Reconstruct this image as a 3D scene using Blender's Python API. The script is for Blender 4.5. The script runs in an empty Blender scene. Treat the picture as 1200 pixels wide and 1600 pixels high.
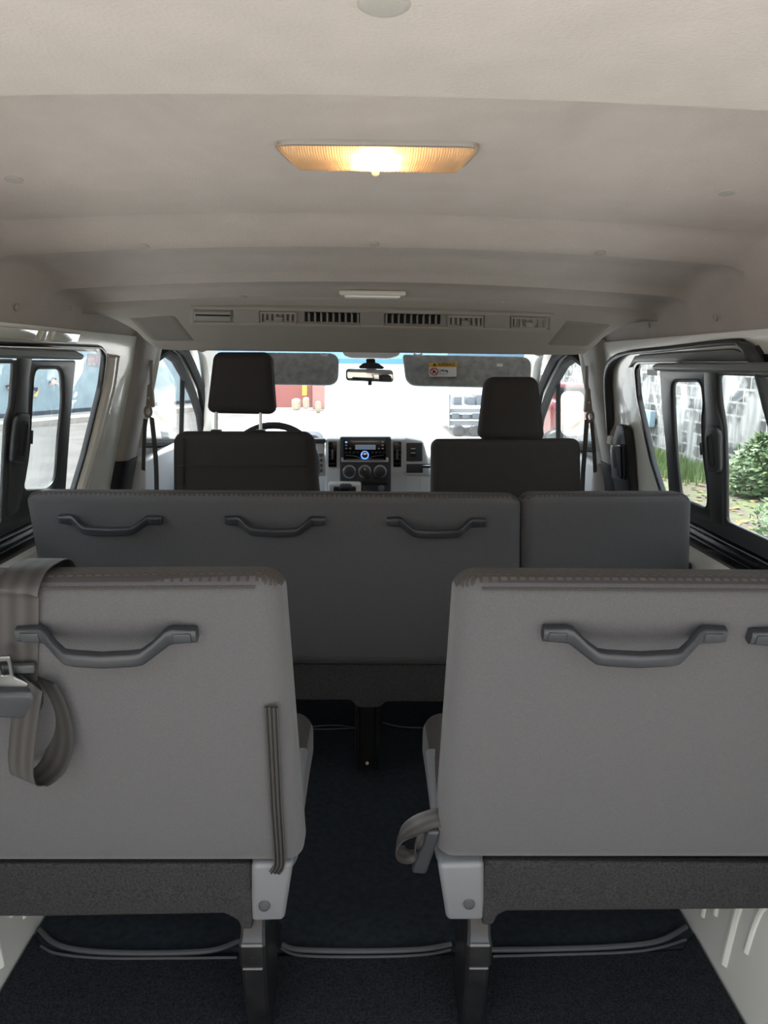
import bpy, bmesh, math, random
from mathutils import Vector, Matrix
random.seed(7)
C = bpy.context.scene.collection
V = Vector
# ------------------------------------------------------------------ camera
CH = 1.26; F = 1200.0
ya, pi_, ro = math.atan(.01865), math.atan(.19567), .012
f0 = V((math.sin(ya)*math.cos(pi_), math.cos(ya)*math.cos(pi_), -math.sin(pi_)))
r0 = V((math.cos(ya), -math.sin(ya), 0)); u0 = r0.cross(f0)
cr = r0*math.cos(ro)+u0*math.sin(ro); cu = u0*math.cos(ro)-r0*math.sin(ro)
EYE = V((0, 0, CH))
cam = bpy.data.cameras.new('camera'); co = bpy.data.objects.new('camera', cam); C.objects.link(co)
cam.sensor_width = 36; cam.lens = 27.0; cam.clip_start = .02; cam.clip_end = 500
m = Matrix((cr, cu, -f0)).transposed().to_4x4(); m.translation = EYE; co.matrix_world = m
bpy.context.scene.camera = co
def ray(x, y): return cr*((x-600)/F) + cu*((800-y)/F) + f0
def at(x, y, Y): d = ray(x, y); return EYE + d*(Y/d.y)                # point at distance Y along the van
def onz(x, y, z): d = ray(x, y); return EYE + d*((z-CH)/d.z)
def onp(x, y, p, n): d = ray(x, y); return EYE + d*((p-EYE).dot(n)/d.dot(n))
# ------------------------------------------------------------------ materials
def mat(name, col, rough=.6, metal=0, bump=0, bscale=200, var=0, vscale=30, spec=.5, sheen=0, emit=None, estr=0, coat=0, alpha=None):
    m = bpy.data.materials.new(name); m.use_nodes = True; nt = m.node_tree; b = nt.nodes['Principled BSDF']
    b.inputs['Base Color'].default_value = (*col, 1); b.inputs['Roughness'].default_value = rough
    b.inputs['Metallic'].default_value = metal; b.inputs['Specular IOR Level'].default_value = spec
    b.inputs['Sheen Weight'].default_value = sheen; b.inputs['Coat Weight'].default_value = coat
    tc = nt.nodes.new('ShaderNodeTexCoord')
    if var:
        n = nt.nodes.new('ShaderNodeTexNoise'); n.inputs['Scale'].default_value = vscale; n.inputs['Detail'].default_value = 4
        nt.links.new(tc.outputs['Object'], n.inputs['Vector'])
        r = nt.nodes.new('ShaderNodeValToRGB'); r.color_ramp.elements[0].position = .3; r.color_ramp.elements[1].position = .7
        r.color_ramp.elements[0].color = (*[c*(1-var) for c in col], 1); r.color_ramp.elements[1].color = (*[min(1, c*(1+var)) for c in col], 1)
        nt.links.new(n.outputs['Fac'], r.inputs['Fac']); nt.links.new(r.outputs['Color'], b.inputs['Base Color'])
    if bump:
        n = nt.nodes.new('ShaderNodeTexNoise'); n.inputs['Scale'].default_value = bscale; n.inputs['Detail'].default_value = 2
        nt.links.new(tc.outputs['Object'], n.inputs['Vector'])
        bp = nt.nodes.new('ShaderNodeBump'); bp.inputs['Strength'].default_value = bump; bp.inputs['Distance'].default_value = .002
        nt.links.new(n.outputs['Fac'], bp.inputs['Height']); nt.links.new(bp.outputs['Normal'], b.inputs['Normal'])
    if emit: b.inputs['Emission Color'].default_value = (*emit, 1); b.inputs['Emission Strength'].default_value = estr
    return m
M = {}
M['headliner'] = mat('headliner', (.455, .41, .378), .9, bump=.35, bscale=260, var=.04, vscale=14)
M['paint'] = mat('paint', (.70, .69, .63), .28, coat=.3)
M['trim'] = mat('trim', (.36, .34, .31), .65, bump=.2, bscale=400)
M['trimlight'] = mat('trimlight', (.62, .60, .55), .6)
M['duct'] = mat('duct', (.30, .28, .26), .7, bump=.2, bscale=350)
M['fabric'] = mat('fabric', (.080, .078, .081), .95, bump=.5, bscale=700, var=.10, vscale=420, spec=.2, sheen=.15)
M['fabricdark'] = mat('fabricdark', (.05, .046, .044), .95, bump=.4, bscale=700, var=.08, vscale=300, spec=.2)
M['felt'] = mat('felt', (.035, .034, .035), 1, bump=.9, bscale=500, var=.35, vscale=260, spec=.1)
M['carpet'] = mat('carpet', (.021, .022, .025), 1, bump=1, bscale=420, var=.6, vscale=230, spec=.1)
M['vinyl'] = mat('vinyl', (.017, .021, .026), .8, bump=.5, bscale=260, var=.3, vscale=60, spec=.2)
M['binding'] = mat('binding', (.06, .06, .065), .6)
M['handle'] = mat('handle', (.024, .026, .030), .42, bump=.1, bscale=900)
M['cover'] = mat('cover', (.16, .163, .172), .5, bump=.12, bscale=700)
M['rubber'] = mat('rubber', (.006, .007, .008), .75, spec=.15)
M['black'] = mat('black', (.012, .013, .014), .45)
M['gloss'] = mat('gloss', (.006, .007, .009), .18)
M['frame'] = mat('frame', (.042, .045, .048), .42)
M['rail'] = mat('rail', (.12, .12, .115), .45)
M['legmetal'] = mat('legmetal', (.014, .014, .015), .35, var=.4, vscale=25)
M['chrome'] = mat('chrome', (.75, .75, .75), .12, metal=1)
M['steel'] = mat('steel', (.5, .5, .5), .3, metal=1)
M['dashlight'] = mat('dashlight', (.74, .76, .77), .55)
M['dashdark'] = mat('dashdark', (.05, .055, .065), .5)
M['belt'] = mat('belt', (.12, .12, .12), .6, bump=.4, bscale=900)
M['mirror'] = mat('mirror', (.9, .9, .9), .02, metal=1)
M['white'] = mat('white', (.8, .8, .8), .5)
M['yellow'] = mat('yellow', (.75, .45, .03), .5)
M['red'] = mat('red', (.55, .03, .03), .5)
M['visor'] = mat('visor', (.24, .24, .245), .5, var=.3, vscale=40)
M['lcd'] = mat('lcd', (.05, .07, .1), .2, emit=(.3, .38, .5), estr=.08)
M['blueglow'] = mat('blueglow', (.1, .2, .9), .3, emit=(.1, .25, 1), estr=.6)
M['bulb'] = mat('bulb', (1, .9, .7), .5, emit=(1, .72, .36), estr=60)
M['pale'] = mat('pale', (.85, .85, .82), .3)
M['beltbeige'] = mat('beltbeige', (.30, .27, .23), .6)

def weave():
    m = mat('weave', (.15, .14, .14), .9, spec=.2); nt = m.node_tree; b = nt.nodes['Principled BSDF']
    tc = nt.nodes.new('ShaderNodeTexCoord'); br = nt.nodes.new('ShaderNodeTexBrick')
    mp = nt.nodes.new('ShaderNodeMapping')
    sx = nt.nodes.new('ShaderNodeSeparateXYZ'); cx = nt.nodes.new('ShaderNodeCombineXYZ'); sb = nt.nodes.new('ShaderNodeMath'); sb.operation = 'SUBTRACT'
    nt.links.new(tc.outputs['Object'], sx.inputs[0]); nt.links.new(sx.outputs['X'], cx.inputs['X']); nt.links.new(sx.outputs['Y'], sb.inputs[0]); nt.links.new(sx.outputs['Z'], sb.inputs[1]); nt.links.new(sb.outputs[0], cx.inputs['Y'])
    nt.links.new(cx.outputs[0], br.inputs['Vector'])
    br.inputs['Scale'].default_value = 52; br.inputs['Mortar Size'].default_value = .12; br.inputs['Brick Width'].default_value = .62; br.inputs['Row Height'].default_value = .36
    br.inputs['Color1'].default_value = (.10, .09, .086, 1); br.inputs['Color2'].default_value = (.075, .068, .066, 1); br.inputs['Mortar'].default_value = (.055, .05, .048, 1)
    nt.links.new(br.outputs['Color'], b.inputs['Base Color']); return m
M['weave'] = weave()

def belt_web():
    m = mat('webbing', (.1, .1, .1), .55, spec=.5); nt = m.node_tree; b = nt.nodes['Principled BSDF']
    uv = nt.nodes.new('ShaderNodeUVMap'); w = nt.nodes.new('ShaderNodeTexWave'); w.bands_direction = 'X'
    w.inputs['Scale'].default_value = .8; nt.links.new(uv.outputs['UV'], w.inputs['Vector'])
    r = nt.nodes.new('ShaderNodeValToRGB'); r.color_ramp.elements[0].color = (.024, .022, .021, 1); r.color_ramp.elements[1].color = (.046, .042, .04, 1)
    nt.links.new(w.outputs['Fac'], r.inputs['Fac']); nt.links.new(r.outputs['Color'], b.inputs['Base Color']); return m
M['webbing'] = belt_web()

def glassmat(name, tint=(.97, .99, .99), refl=.06):
    m = bpy.data.materials.new(name); m.use_nodes = True; nt = m.node_tree; nt.nodes.clear()
    o = nt.nodes.new('ShaderNodeOutputMaterial'); t = nt.nodes.new('ShaderNodeBsdfTransparent'); g = nt.nodes.new('ShaderNodeBsdfGlossy')
    g.inputs['Roughness'].default_value = .02; t.inputs['Color'].default_value = (*tint, 1)
    lw = nt.nodes.new('ShaderNodeLayerWeight'); lw.inputs['Blend'].default_value = .5; pw = nt.nodes.new('ShaderNodeMath'); pw.operation = 'POWER'; pw.inputs[1].default_value = 5
    ml = nt.nodes.new('ShaderNodeMath'); ml.operation = 'MULTIPLY_ADD'; ml.inputs[1].default_value = .6; ml.inputs[2].default_value = .025; mx = nt.nodes.new('ShaderNodeMixShader')
    nt.links.new(lw.outputs['Facing'], pw.inputs[0]); nt.links.new(pw.outputs[0], ml.inputs[0]); nt.links.new(ml.outputs[0], mx.inputs['Fac']); nt.links.new(t.outputs[0], mx.inputs[1]); nt.links.new(g.outputs[0], mx.inputs[2])
    nt.links.new(mx.outputs[0], o.inputs['Surface']); return m
M['glass'] = glassmat('glass'); M['shade'] = glassmat('shade_band', (.13, .26, .40))
def lensmat():
    m = bpy.data.materials.new('lens'); m.use_nodes = True; nt = m.node_tree; nt.nodes.clear()
    o = nt.nodes.new('ShaderNodeOutputMaterial'); t = nt.nodes.new('ShaderNodeBsdfTransparent'); d = nt.nodes.new('ShaderNodeBsdfTranslucent'); g = nt.nodes.new('ShaderNodeBsdfPrincipled')
    d.inputs['Color'].default_value = (1, .85, .65, 1); t.inputs['Color'].default_value = (1, .9, .75, 1)
    g.inputs['Base Color'].default_value = (.55, .38, .25, 1); g.inputs['Roughness'].default_value = .15
    a = nt.nodes.new('ShaderNodeMixShader'); b = nt.nodes.new('ShaderNodeMixShader'); a.inputs[0].default_value = .45; b.inputs[0].default_value = .45
    nt.links.new(t.outputs[0], a.inputs[1]); nt.links.new(d.outputs[0], a.inputs[2]); nt.links.new(a.outputs[0], b.inputs[1]); nt.links.new(g.outputs[0], b.inputs[2])
    nt.links.new(b.outputs[0], o.inputs['Surface']); return m
M['lens'] = lensmat()
# ------------------------------------------------------------------ mesh helpers
def wpos(o):
    p = V((0, 0, 0))
    while o: p += o.location; o = o.parent
    return p
def obj(name, bm, mtl, parent=None, origin=None, smooth=40):
    """link a bmesh given in world coordinates as one mesh object"""
    bmesh.ops.recalc_face_normals(bm, faces=bm.faces) if smooth is not None else None
    if parent is not None: o0 = wpos(parent)
    elif origin is not None: o0 = V(origin)
    else:
        xs = [v.co for v in bm.verts]
        o0 = V(((min(c.x for c in xs)+max(c.x for c in xs))/2, (min(c.y for c in xs)+max(c.y for c in xs))/2, min(c.z for c in xs)))
        if name in ('ceiling', 'floor') or name.startswith('wall'): o0 = V((0, 0, 0))
    bmesh.ops.translate(bm, verts=bm.verts, vec=-o0)
    if parent is not None: o0 = V((0, 0, 0))
    th = math.radians(smooth or 40)
    for f in bm.faces: f.smooth = True
    for e in bm.edges:
        if len(e.link_faces) == 2 and e.calc_face_angle(0) > th: e.smooth = False
    me = bpy.data.meshes.new(name); bm.to_mesh(me); bm.free()
    for k in (mtl if isinstance(mtl, (list, tuple)) else [mtl]): me.materials.append(k)
    o = bpy.data.objects.new(name, me); C.objects.link(o); o.location = o0
    if parent is not None: o.parent = parent
    return o
def tag(o, label=None, cat=None, group=None, kind=None):
    if label: o['label'] = label
    if cat: o['category'] = cat
    if group: o['group'] = group
    if kind: o['kind'] = kind
    return o
def thing(name, label, cat, loc, group=None):
    o = bpy.data.objects.new(name, None); C.objects.link(o); o.location = loc; o.empty_display_size = .05
    return tag(o, label, cat, group)
def struct(name, bm, m, **k): return tag(obj(name, bm, m, **k), kind='structure')
def copy_tree(o, parent=None):
    c = o.copy(); C.objects.link(c); c.parent = parent
    for ch in [x for x in C.objects if x.parent == o]: copy_tree(ch, c)
    return c
def new(): return bmesh.new()
def ring_axis(h, r, n, mid):
    out = []
    for i in range(n): out.append(-h + r*(1-math.tan(math.pi/4*(1-i/n))))
    k = max(1, mid)
    for i in range(k+1): out.append(-(h-r)+2*(h-r)*i/k)
    for i in range(1, n+1): out.append(h-r+r*math.tan(math.pi/4*i/n))
    return out
def rb(bm, h, r, fn, n=3, mid=(1, 1, 1)):
    """rounded box of half sizes h, corner radius r, each point passed through fn"""
    h = [max(a, 1e-5) for a in h]; r = min(r, *[a*.999 for a in h])
    ax = [ring_axis(h[i], r, n, mid[i]) for i in range(3)]; cache = {}
    def pt(q):
        k = tuple(round(c, 7) for c in q)
        if k not in cache:
            inn = V([max(-(h[i]-r), min(h[i]-r, q[i])) for i in range(3)]); d = V(q)-inn
            p = inn + d.normalized()*r if d.length > 1e-9 else inn
            cache[k] = bm.verts.new(fn(p))
        return cache[k]
    for a in range(3):
        b, c = (a+1) % 3, (a+2) % 3
        for s in (-1, 1):
            for i in range(len(ax[b])-1):
                for j in range(len(ax[c])-1):
                    q = []
                    for (ii, jj) in ((i, j), (i+1, j), (i+1, j+1), (i, j+1)):
                        p = [0, 0, 0]; p[a] = s*h[a]; p[b] = ax[b][ii]; p[c] = ax[c][jj]; q.append(pt(p))
                    if s < 0: q.reverse()
                    try: bm.faces.new(q)
                    except ValueError: pass
def box(bm, c, s, r=.004, rot=None, n=2):
    c = V(c); R = rot or Matrix.Identity(3)
    rb(bm, [s[0]/2, s[1]/2, s[2]/2], r, lambda p: c + R @ p, n); return bm
def quadbox(bm, tl, tr, br, bl, thick, r, nrm=None, bulge=0, n=4, mid=(10, 10, 1)):
    """soft slab whose near face is the quad; thickness goes away from the near face"""
    tl, tr, br, bl = map(V, (tl, tr, br, bl)); w = ((tr-tl).length+(br-bl).length)/2; hh = ((tl-bl).length+(tr-br).length)/2
    if nrm is None: nrm = (tr-tl).cross(bl-tl).normalized()
    nrm = V(nrm)
    if nrm.dot((tl+br)/2-EYE) < 0: nrm = -nrm
    def fn(p):
        u = p.x/w+.5; v = p.y/hh+.5
        q = bl.lerp(br, u).lerp(tl.lerp(tr, u), v)
        near = (.5-p.z/thick)
        b = bulge*near*max(0, 1-(2*u-1)**4)*max(0, 1-(2*v-1)**4)
        return q + nrm*(p.z+thick/2-b)
    rb(bm, (w/2, hh/2, thick/2), r, fn, n, mid); return nrm
def pbox(bm, x0, y0, x1, y1, Y, depth, r=.004, n=2):
    """upright slab whose rear face covers the given view rectangle at distance Y"""
    a, b, c, d = at(x0, y0, Y), at(x1, y0, Y), at(x1, y1, Y), at(x0, y1, Y)
    quadbox(bm, a, b, c, d, depth, r, n=n, mid=(1, 1, 1)); return bm
def tube(bm, pts, r, n=10, closed=False, sx=1, sy=1, up=None):
    pts = [V(p) for p in pts]; rings = []; N = len(pts); last = None
    for i, p in enumerate(pts):
        a = pts[i-1] if (i > 0 or closed) else p; b = pts[(i+1) % N] if (i < N-1 or closed) else p
        t = (b-a).normalized()
        if up is not None: u = V(up)
        elif last is None: u = V((0, 0, 1)) if abs(t.z) < .9 else V((1, 0, 0))
        else: u = last
        s = t.cross(u).normalized(); u = s.cross(t).normalized(); last = u
        rr = r[i] if isinstance(r, (list, tuple)) else r
        rings.append([bm.verts.new(p+s*math.cos(2*math.pi*k/n)*rr*sx+u*math.sin(2*math.pi*k/n)*rr*sy) for k in range(n)])
    M_ = N if closed else N-1
    for i in range(M_):
        A, B = rings[i], rings[(i+1) % N]
        for k in range(n): bm.faces.new((A[k], A[(k+1) % n], B[(k+1) % n], B[k]))
    if not closed: bm.faces.new(rings[0][::-1]); bm.faces.new(rings[-1])
    return bm
def sweep(bm, pts, w, h, up, wl=None):
    """rounded bar: w across, h along `up`"""
    pts = [V(p) for p in pts]; rings = []; N = len(pts)
    sec = []
    for k in range(16):
        a = 2*math.pi*(k+.5)/16; c, s = math.cos(a), math.sin(a)
        sec.append((math.copysign(abs(c)**.45, c), math.copysign(abs(s)**.45, s)))
    for i, p in enumerate(pts):
        t = (pts[min(i+1, N-1)]-pts[max(i-1, 0)]).normalized(); s = t.cross(V(up)).normalized(); u = s.cross(t).normalized()
        ww = (wl[i] if wl else w)
        rings.append([bm.verts.new(p+s*a*ww/2+u*b*h/2) for a, b in sec])
    for A, B in zip(rings, rings[1:]):
        for k in range(16): bm.faces.new((A[k], A[(k+1) % 16], B[(k+1) % 16], B[k]))
    bm.faces.new(rings[0][::-1]); bm.faces.new(rings[-1]); return bm
def smoothpath(pts, n=6):
    pts = [V(p) for p in pts]; out = []
    for i in range(len(pts)-1):
        p0, p1, p2, p3 = pts[max(i-1, 0)], pts[i], pts[i+1], pts[min(i+2, len(pts)-1)]
        for k in range(n):
            t = k/n
            out.append(.5*((2*p1)+(-p0+p2)*t+(2*p0-5*p1+4*p2-p3)*t*t+(-p0+3*p1-3*p2+p3)*t**3))
    return out+[pts[-1]]
def ribbon(bm, pts, wdirs, width, th=.0014):
    """webbing strip: pts centre line, wdirs the width directions"""
    uvl = bm.loops.layers.uv.verify(); rows = []; N = len(pts)
    for i, p in enumerate(pts):
        p = V(p); t = (V(pts[min(i+1, N-1)])-V(pts[max(i-1, 0)])).normalized(); w = V(wdirs[i]); w = (w-t*w.dot(t)).normalized(); nn = t.cross(w)
        rows.append([[bm.verts.new(p+w*width*(j/6-.5)+nn*s*th/2) for j in range(7)] for s in (1, -1)])
    def face(a, b, c, d, u0, u1):
        f = bm.faces.new((a, b, c, d))
        for l, u in zip(f.loops, (u0, u1, u1, u0)): l[uvl].uv = (u, .5)
    for A, B in zip(rows, rows[1:]):
        for j in range(6):
            face(A[0][j], A[0][j+1], B[0][j+1], B[0][j], j/6, (j+1)/6); face(A[1][j], A[1][j+1], B[1][j+1], B[1][j], j/6, (j+1)/6)
        face(A[0][0], A[1][0], B[1][0], B[0][0], 0, 0); face(A[0][6], A[1][6], B[1][6], B[0][6], 1, 1)
    return bm
def roundpoly(pts, r, n=6):
    out = []; N = len(pts)
    for i in range(N):
        p = V(pts[i][:2]).to_2d(); a = V(pts[i-1][:2]).to_2d(); b = V(pts[(i+1) % N][:2]).to_2d(); rr = pts[i][2] if len(pts[i]) > 2 else r
        da, db = (a-p), (b-p); rr = min(rr, da.length*.49, db.length*.49)
        s = p+da.normalized()*rr; e = p+db.normalized()*rr
        for k in range(n+1):
            t = k/n; out.append((s*(1-t)**2 + p*2*t*(1-t) + e*t*t))
    return out
def plate(loops, th, bevel, fn):
    """flat plate with holes: loops[0] outline, rest holes, in 2D; fn maps (a,b,t) to the world; t from 0 (near) to th"""
    cu_ = bpy.data.curves.new('plate', 'CURVE'); cu_.dimensions = '2D'; cu_.fill_mode = 'BOTH'
    cu_.extrude = max(0, th/2-bevel); cu_.bevel_depth = bevel; cu_.bevel_resolution = 2; cu_.offset = -bevel
    for lp in loops:
        s = cu_.splines.new('POLY'); s.points.add(len(lp)-1); s.use_cyclic_u = True
        for i, p in enumerate(lp): s.points[i].co = (p[0], p[1], 0, 1)
    o = bpy.data.objects.new('plate', cu_); C.objects.link(o); bpy.context.view_layer.update()
    me = bpy.data.meshes.new_from_object(o.evaluated_get(bpy.context.evaluated_depsgraph_get()))
    bm = new(); bm.from_mesh(me); bpy.data.objects.remove(o); bpy.data.curves.remove(cu_); bpy.data.meshes.remove(me)
    bmesh.ops.remove_doubles(bm, verts=bm.verts, dist=1e-6)
    for v in bm.verts: v.co = fn(v.co.x, v.co.y, v.co.z+th/2)
    return bm
def text(s, size, fn, ext=.0002):
    cu_ = bpy.data.curves.new('t', 'FONT'); cu_.body = s; cu_.size = size; cu_.extrude = ext; cu_.align_x = 'CENTER'; cu_.align_y = 'CENTER'
    o = bpy.data.objects.new('t', cu_); C.objects.link(o); bpy.context.view_layer.update()
    me = bpy.data.meshes.new_from_object(o.evaluated_get(bpy.context.evaluated_depsgraph_get()))
    bm = new(); bm.from_mesh(me); bpy.data.objects.remove(o); bpy.data.curves.remove(cu_); bpy.data.meshes.remove(me)
    for v in bm.verts: v.co = fn(v.co.x, v.co.y, v.co.z)
    return bm
def disc(bm, c, nrm, r, th, n=24, bev=.3):
    """short turned button, rounded at the near rim"""
    c = V(c); nrm = V(nrm).normalized(); a = nrm.orthogonal().normalized(); b = nrm.cross(a)
    prof = [(1, 0), (1, 1-bev), (1-bev*.3, 1-bev*.3), (1-bev*.8, 1)]; rings = []
    for rr, t in prof: rings.append([bm.verts.new(c+(a*math.cos(2*math.pi*k/n)+b*math.sin(2*math.pi*k/n))*r*rr+nrm*th*t) for k in range(n)])
    for A, B in zip(rings, rings[1:]):
        for k in range(n): bm.faces.new((A[k], A[(k+1) % n], B[(k+1) % n], B[k]))
    bm.faces.new(rings[0][::-1]); bm.faces.new(rings[-1]); return bm
def sstep(a, b, x): t = max(0, min(1, (x-a)/(b-a))); return t*t*(3-2*t)
def interp(tab, x):
    if x <= tab[0][0]: return tab[0][1]
    for (a, b), (c, d) in zip(tab, tab[1:]):
        if x <= c: return b+(d-b)*(x-a)/(c-a)
    return tab[-1][1]
# ------------------------------------------------------------------ van shell
WX, WZ, WS = .92, .86, .2439
def wall(side, Y, z, off=0): return V((side*(WX-(z-WZ)*WS-off), Y, z))
def wpx(side, x, y, off=0):
    n = V((side, 0, WS)).normalized(); p = onp(x, y, wall(side, 0, WZ, off), n); return (p.y, p.z)
# floor
bm = new(); box(bm, (0, 2.2, -.03), (1.9, 3.8, .05), .01); struct('floor', bm, M['black'])
# ceiling
PROF = [(.2, 1.535), (.615, 1.520), (.818, 1.5162), (.822, 1.538), (.83, 1.546), (1.0, 1.556), (1.2, 1.554), (1.4, 1.548), (1.56, 1.538), (1.68, 1.500), (1.70, 1.497), (1.715, 1.505), (1.84, 1.498), (1.96, 1.472), (2.0, 1.456), (2.015, 1.459), (2.12, 1.457), (2.22, 1.436), (2.30, 1.434), (2.75, 1.42), (3.1, 1.395), (3.55, 1.355)]
def ceilz(X, Y):
    a = abs(X); z = interp(PROF, Y)
    z += .046*sstep(.20, .34, a)*sstep(.822, .84, Y)*(1-sstep(1.0, 1.4, Y))
    Yb = Y
    return z-.030*(a/.8)**2
bm = new(); EDGE = [(.775, .02), (.79, .07), (.80, .16), (.808, .32), (.813, .55), (.814, .8), (.810, 1.0)]
xs = [(-x, f) for x, f in EDGE[::-1]]+[(-.76+1.52*i/56, 0) for i in range(57)]+EDGE
ys = sorted(set([.2+.05*i for i in range(68)]+[p[0] for p in PROF]+[.8, .81, .83, .84, .86, .88, 1.48, 1.52, 1.54, 1.59, 1.62, 1.66, 1.87, 1.90, 1.93, 1.98]))
ys = [y for y in ys if y <= 3.55]
g = [[bm.verts.new((x, y, ceilz(x, y)*(1-f)+1.325*f)) for x, f in xs] for y in ys]
for i in range(len(ys)-1):
    for j in range(len(xs)-1): bm.faces.new((g[i][j], g[i+1][j], g[i+1][j+1], g[i][j+1]))
# outer roof skin above the lining closes the shell
for A, B in zip([(-.88, 1.28), (-.84, 1.50), (-.7, 1.63), (.7, 1.63), (.84, 1.50)], [(-.84, 1.50), (-.7, 1.63), (.7, 1.63), (.84, 1.50), (.88, 1.28)]):
    v = [bm.verts.new(q) for q in ((A[0], .2, A[1]), (A[0], 3.6, A[1]), (B[0], 3.6, B[1]), (B[0], .2, B[1]))]; bm.faces.new(v)
ceil = struct('ceiling', bm, M['headliner'], smooth=28)
def cnorm(X, Y):
    if abs(X) > .79: return V((-math.copysign(1, X), 0, -.2)).normalized()
    e = .01; n = V((-(ceilz(X+e, Y)-ceilz(X-e, Y))/(2*e), -(ceilz(X, Y+e)-ceilz(X, Y-e))/(2*e), 1)).normalized(); return -n
def ceilhit(x, y):
    d = ray(x, y); t0 = .3
    t = .3
    while t < 4:
        p = EYE+d*t
        if p.z > ceilz(p.x, p.y) or abs(p.x) > .809: return p
        t += .004
    return EYE+d*2
# window outlines in wall plane coordinates (distance, height)
def tr(side, pts, off=0): return [wpx(side, x, y, off) for x, y in pts]
Lf = tr(-1, [(156, 544), (164, 556), (158, 601), (147, 646), (131, 711), (114, 768)])
Rf = tr(1, [(998, 563), (992, 574), (996, 620), (1006, 665), (1019, 722), (1035, 772)])
def sidewin(front):
    pts = [(p[0], p[1], .02) for p in front]; yb = front[-1][0]
    return [(1.0, 1.28, .08)]+pts+[(yb-.02, .84, .04), (yb-.05, .80, .04), (1.0, .80, .05)]
winL, winR = sidewin(Lf), sidewin(Rf)
FW = tr(-1, [(214, 692), (224, 600), (236, 562), (254, 549), (270, 560), (284, 585), (298, 615), (309, 648), (315, 692)])
def wallside(side, win):
    outer = [(.3, .72), (.3, 1.336), (2.95, 1.336), (3.0, 1.37), (3.62, 1.36), (4.15, .90), (4.15, .72)]
    return plate([outer, roundpoly(win, .05), roundpoly([(p[0], p[1], .03) for p in FW], .03)], .012, .003, lambda a, b, t: wall(side, a, b, -t))
def lower(side):
    """inner side panel below the belt line: ledge, panel, wheel housing foot"""
    bm = new(); prof = [(.93, .80), (.915, .775), (.90, .765), (.885, .755), (.872, .72), (.868, .60), (.862, .5), (.85, .44), (.80, .36), (.775, .30), (.757, .16), (.74, .0), (.74, -.05)]
    ys = [.3+.1*i for i in range(39)]
    g = [[bm.verts.new((side*x, y, z)) for x, z in prof] for y in ys]
    for i in range(len(ys)-1):
        for j in range(len(prof)-1): bm.faces.new((g[i][j], g[i+1][j], g[i+1][j+1], g[i][j+1]))
    def surf(Y, z, off=.0):
        for (x0, z0), (x1, z1) in zip(prof, prof[1:]):
            if z1 <= z <= z0: return V((side*(x0+(x1-x0)*(z-z0)/(z1-z0)-off), Y, z))
        return V((side*.74, Y, z))
    def rib(pts, r): tube(bm, [surf(q.x, q.y, -r*.9) for q in smoothpath([(p[0], p[1], 0) for p in pts], 5)], r*2, 12)
    # embossed swages
    rib([(1.62, .20), (1.56, .26), (1.50, .20), (1.49, .06)], .005)
    rib([(1.47, .34), (1.455, .24), (1.445, .10)], .006)
    rib([(1.20, .36), (1.29, .34), (1.35, .28), (1.37, .18), (1.375, .04)], .007)
    rib([(1.17, .30), (1.25, .285), (1.30, .23), (1.315, .12)], .005)
    rib([(.9, .44), (1.2, .43), (1.40, .41), (1.44, .32)], .005)
    rib([(1.95, .30), (1.8, .42), (1.6, .43)], .006)
    # pressings on the belt ledge
    for Y in (1.55, 1.9, 2.2): rib([(Y, .77), (Y+.10, .768), (Y+.2, .77)], .006)
    return bm
for side, nm, win in ((-1, 'wall_left', winL), (1, 'wall_right', winR)):
    bm = wallside(side, win); b2 = lower(side); me = bpy.data.meshes.new('t'); b2.to_mesh(me); b2.free(); bm.from_mesh(me); bpy.data.meshes.remove(me)
    # rounded pillar swages in front of the side window
    if side < 0:
        for d, rr in ((.05, .020), (.105, .014)):
            tube(bm, smoothpath([wall(side, p[0]+d, p[1], .0) for p in Lf[1:]]+[wall(side, Lf[-1][0]+d-.02, .78, 0)], 4), rr, 10)
    # roof side rail: painted flange with pressed holes, over the window
    struct(nm, bm, M['paint'], smooth=30)
bm = new()
for a, b in ((1.15, 1.44), (1.47, 1.50), (1.54, 1.90), (1.93, 1.96), (2.0, 2.17)):
    p = lambda Y, z, o: wall(-1, Y, z, o)
    quadbox(bm, p(a, 1.326, .012), p(b, 1.326, .012), p(b, 1.300, .006), p(a, 1.300, .006), .012, .004, nrm=(-1, 0, 0), n=2, mid=(1, 1, 1))
struct('trim_1', bm, mat('flange', (.8, .8, .72), .12, coat=1))

def rubber(name, side, pts, r, mtl, off=.005, closed=True, kind='structure', parent=None):
    bm = new(); P = [wall(side, p[0], p[1], off) for p in pts]; tube(bm, P, r, 8, closed=closed); return obj(name, bm, mtl, parent)
# side windows
def side_window(n, side, win, lab):
    yb = .86
    root = thing('window_%d' % n, lab, None, wall(side, 1.9, .80)); del_cat(root)
    root['kind'] = 'structure'
    rp = roundpoly(win, .05)
    k = .012 if side > 0 else .003
    cx_ = sum(p.x for p in rp)/len(rp); cy_ = sum(p.y for p in rp)/len(rp); from mathutils import Vector as V2
    def off2(d):
        out = []; N = len(rp)
        for i in range(N):
            t = (rp[(i+1) % N]-rp[i-1]); n_ = V2((t.y, -t.x)).normalized()
            if n_.dot(rp[i]-V2((cx_, cy_))) < 0: n_ = -n_
            out.append(rp[i]+n_*d)
        return out
    bm = plate([off2(.008), off2(-k)], .018, .003, lambda a, b, t: wall(side, a, b, .006-t)); obj('window_seal', bm, M['gloss'], root)
    bm = plate([rp], .004, .0005, lambda a, b, t: wall(side, a, b, -.008-t)); obj('outer_pane', bm, M['glass'], root)
    return root
def del_cat(o):
    if 'category' in o: del o['category']
w1 = side_window(1, -1, winL, 'left sliding side window')
w2 = side_window(2, 1, winR, 'right sliding side window')
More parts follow.
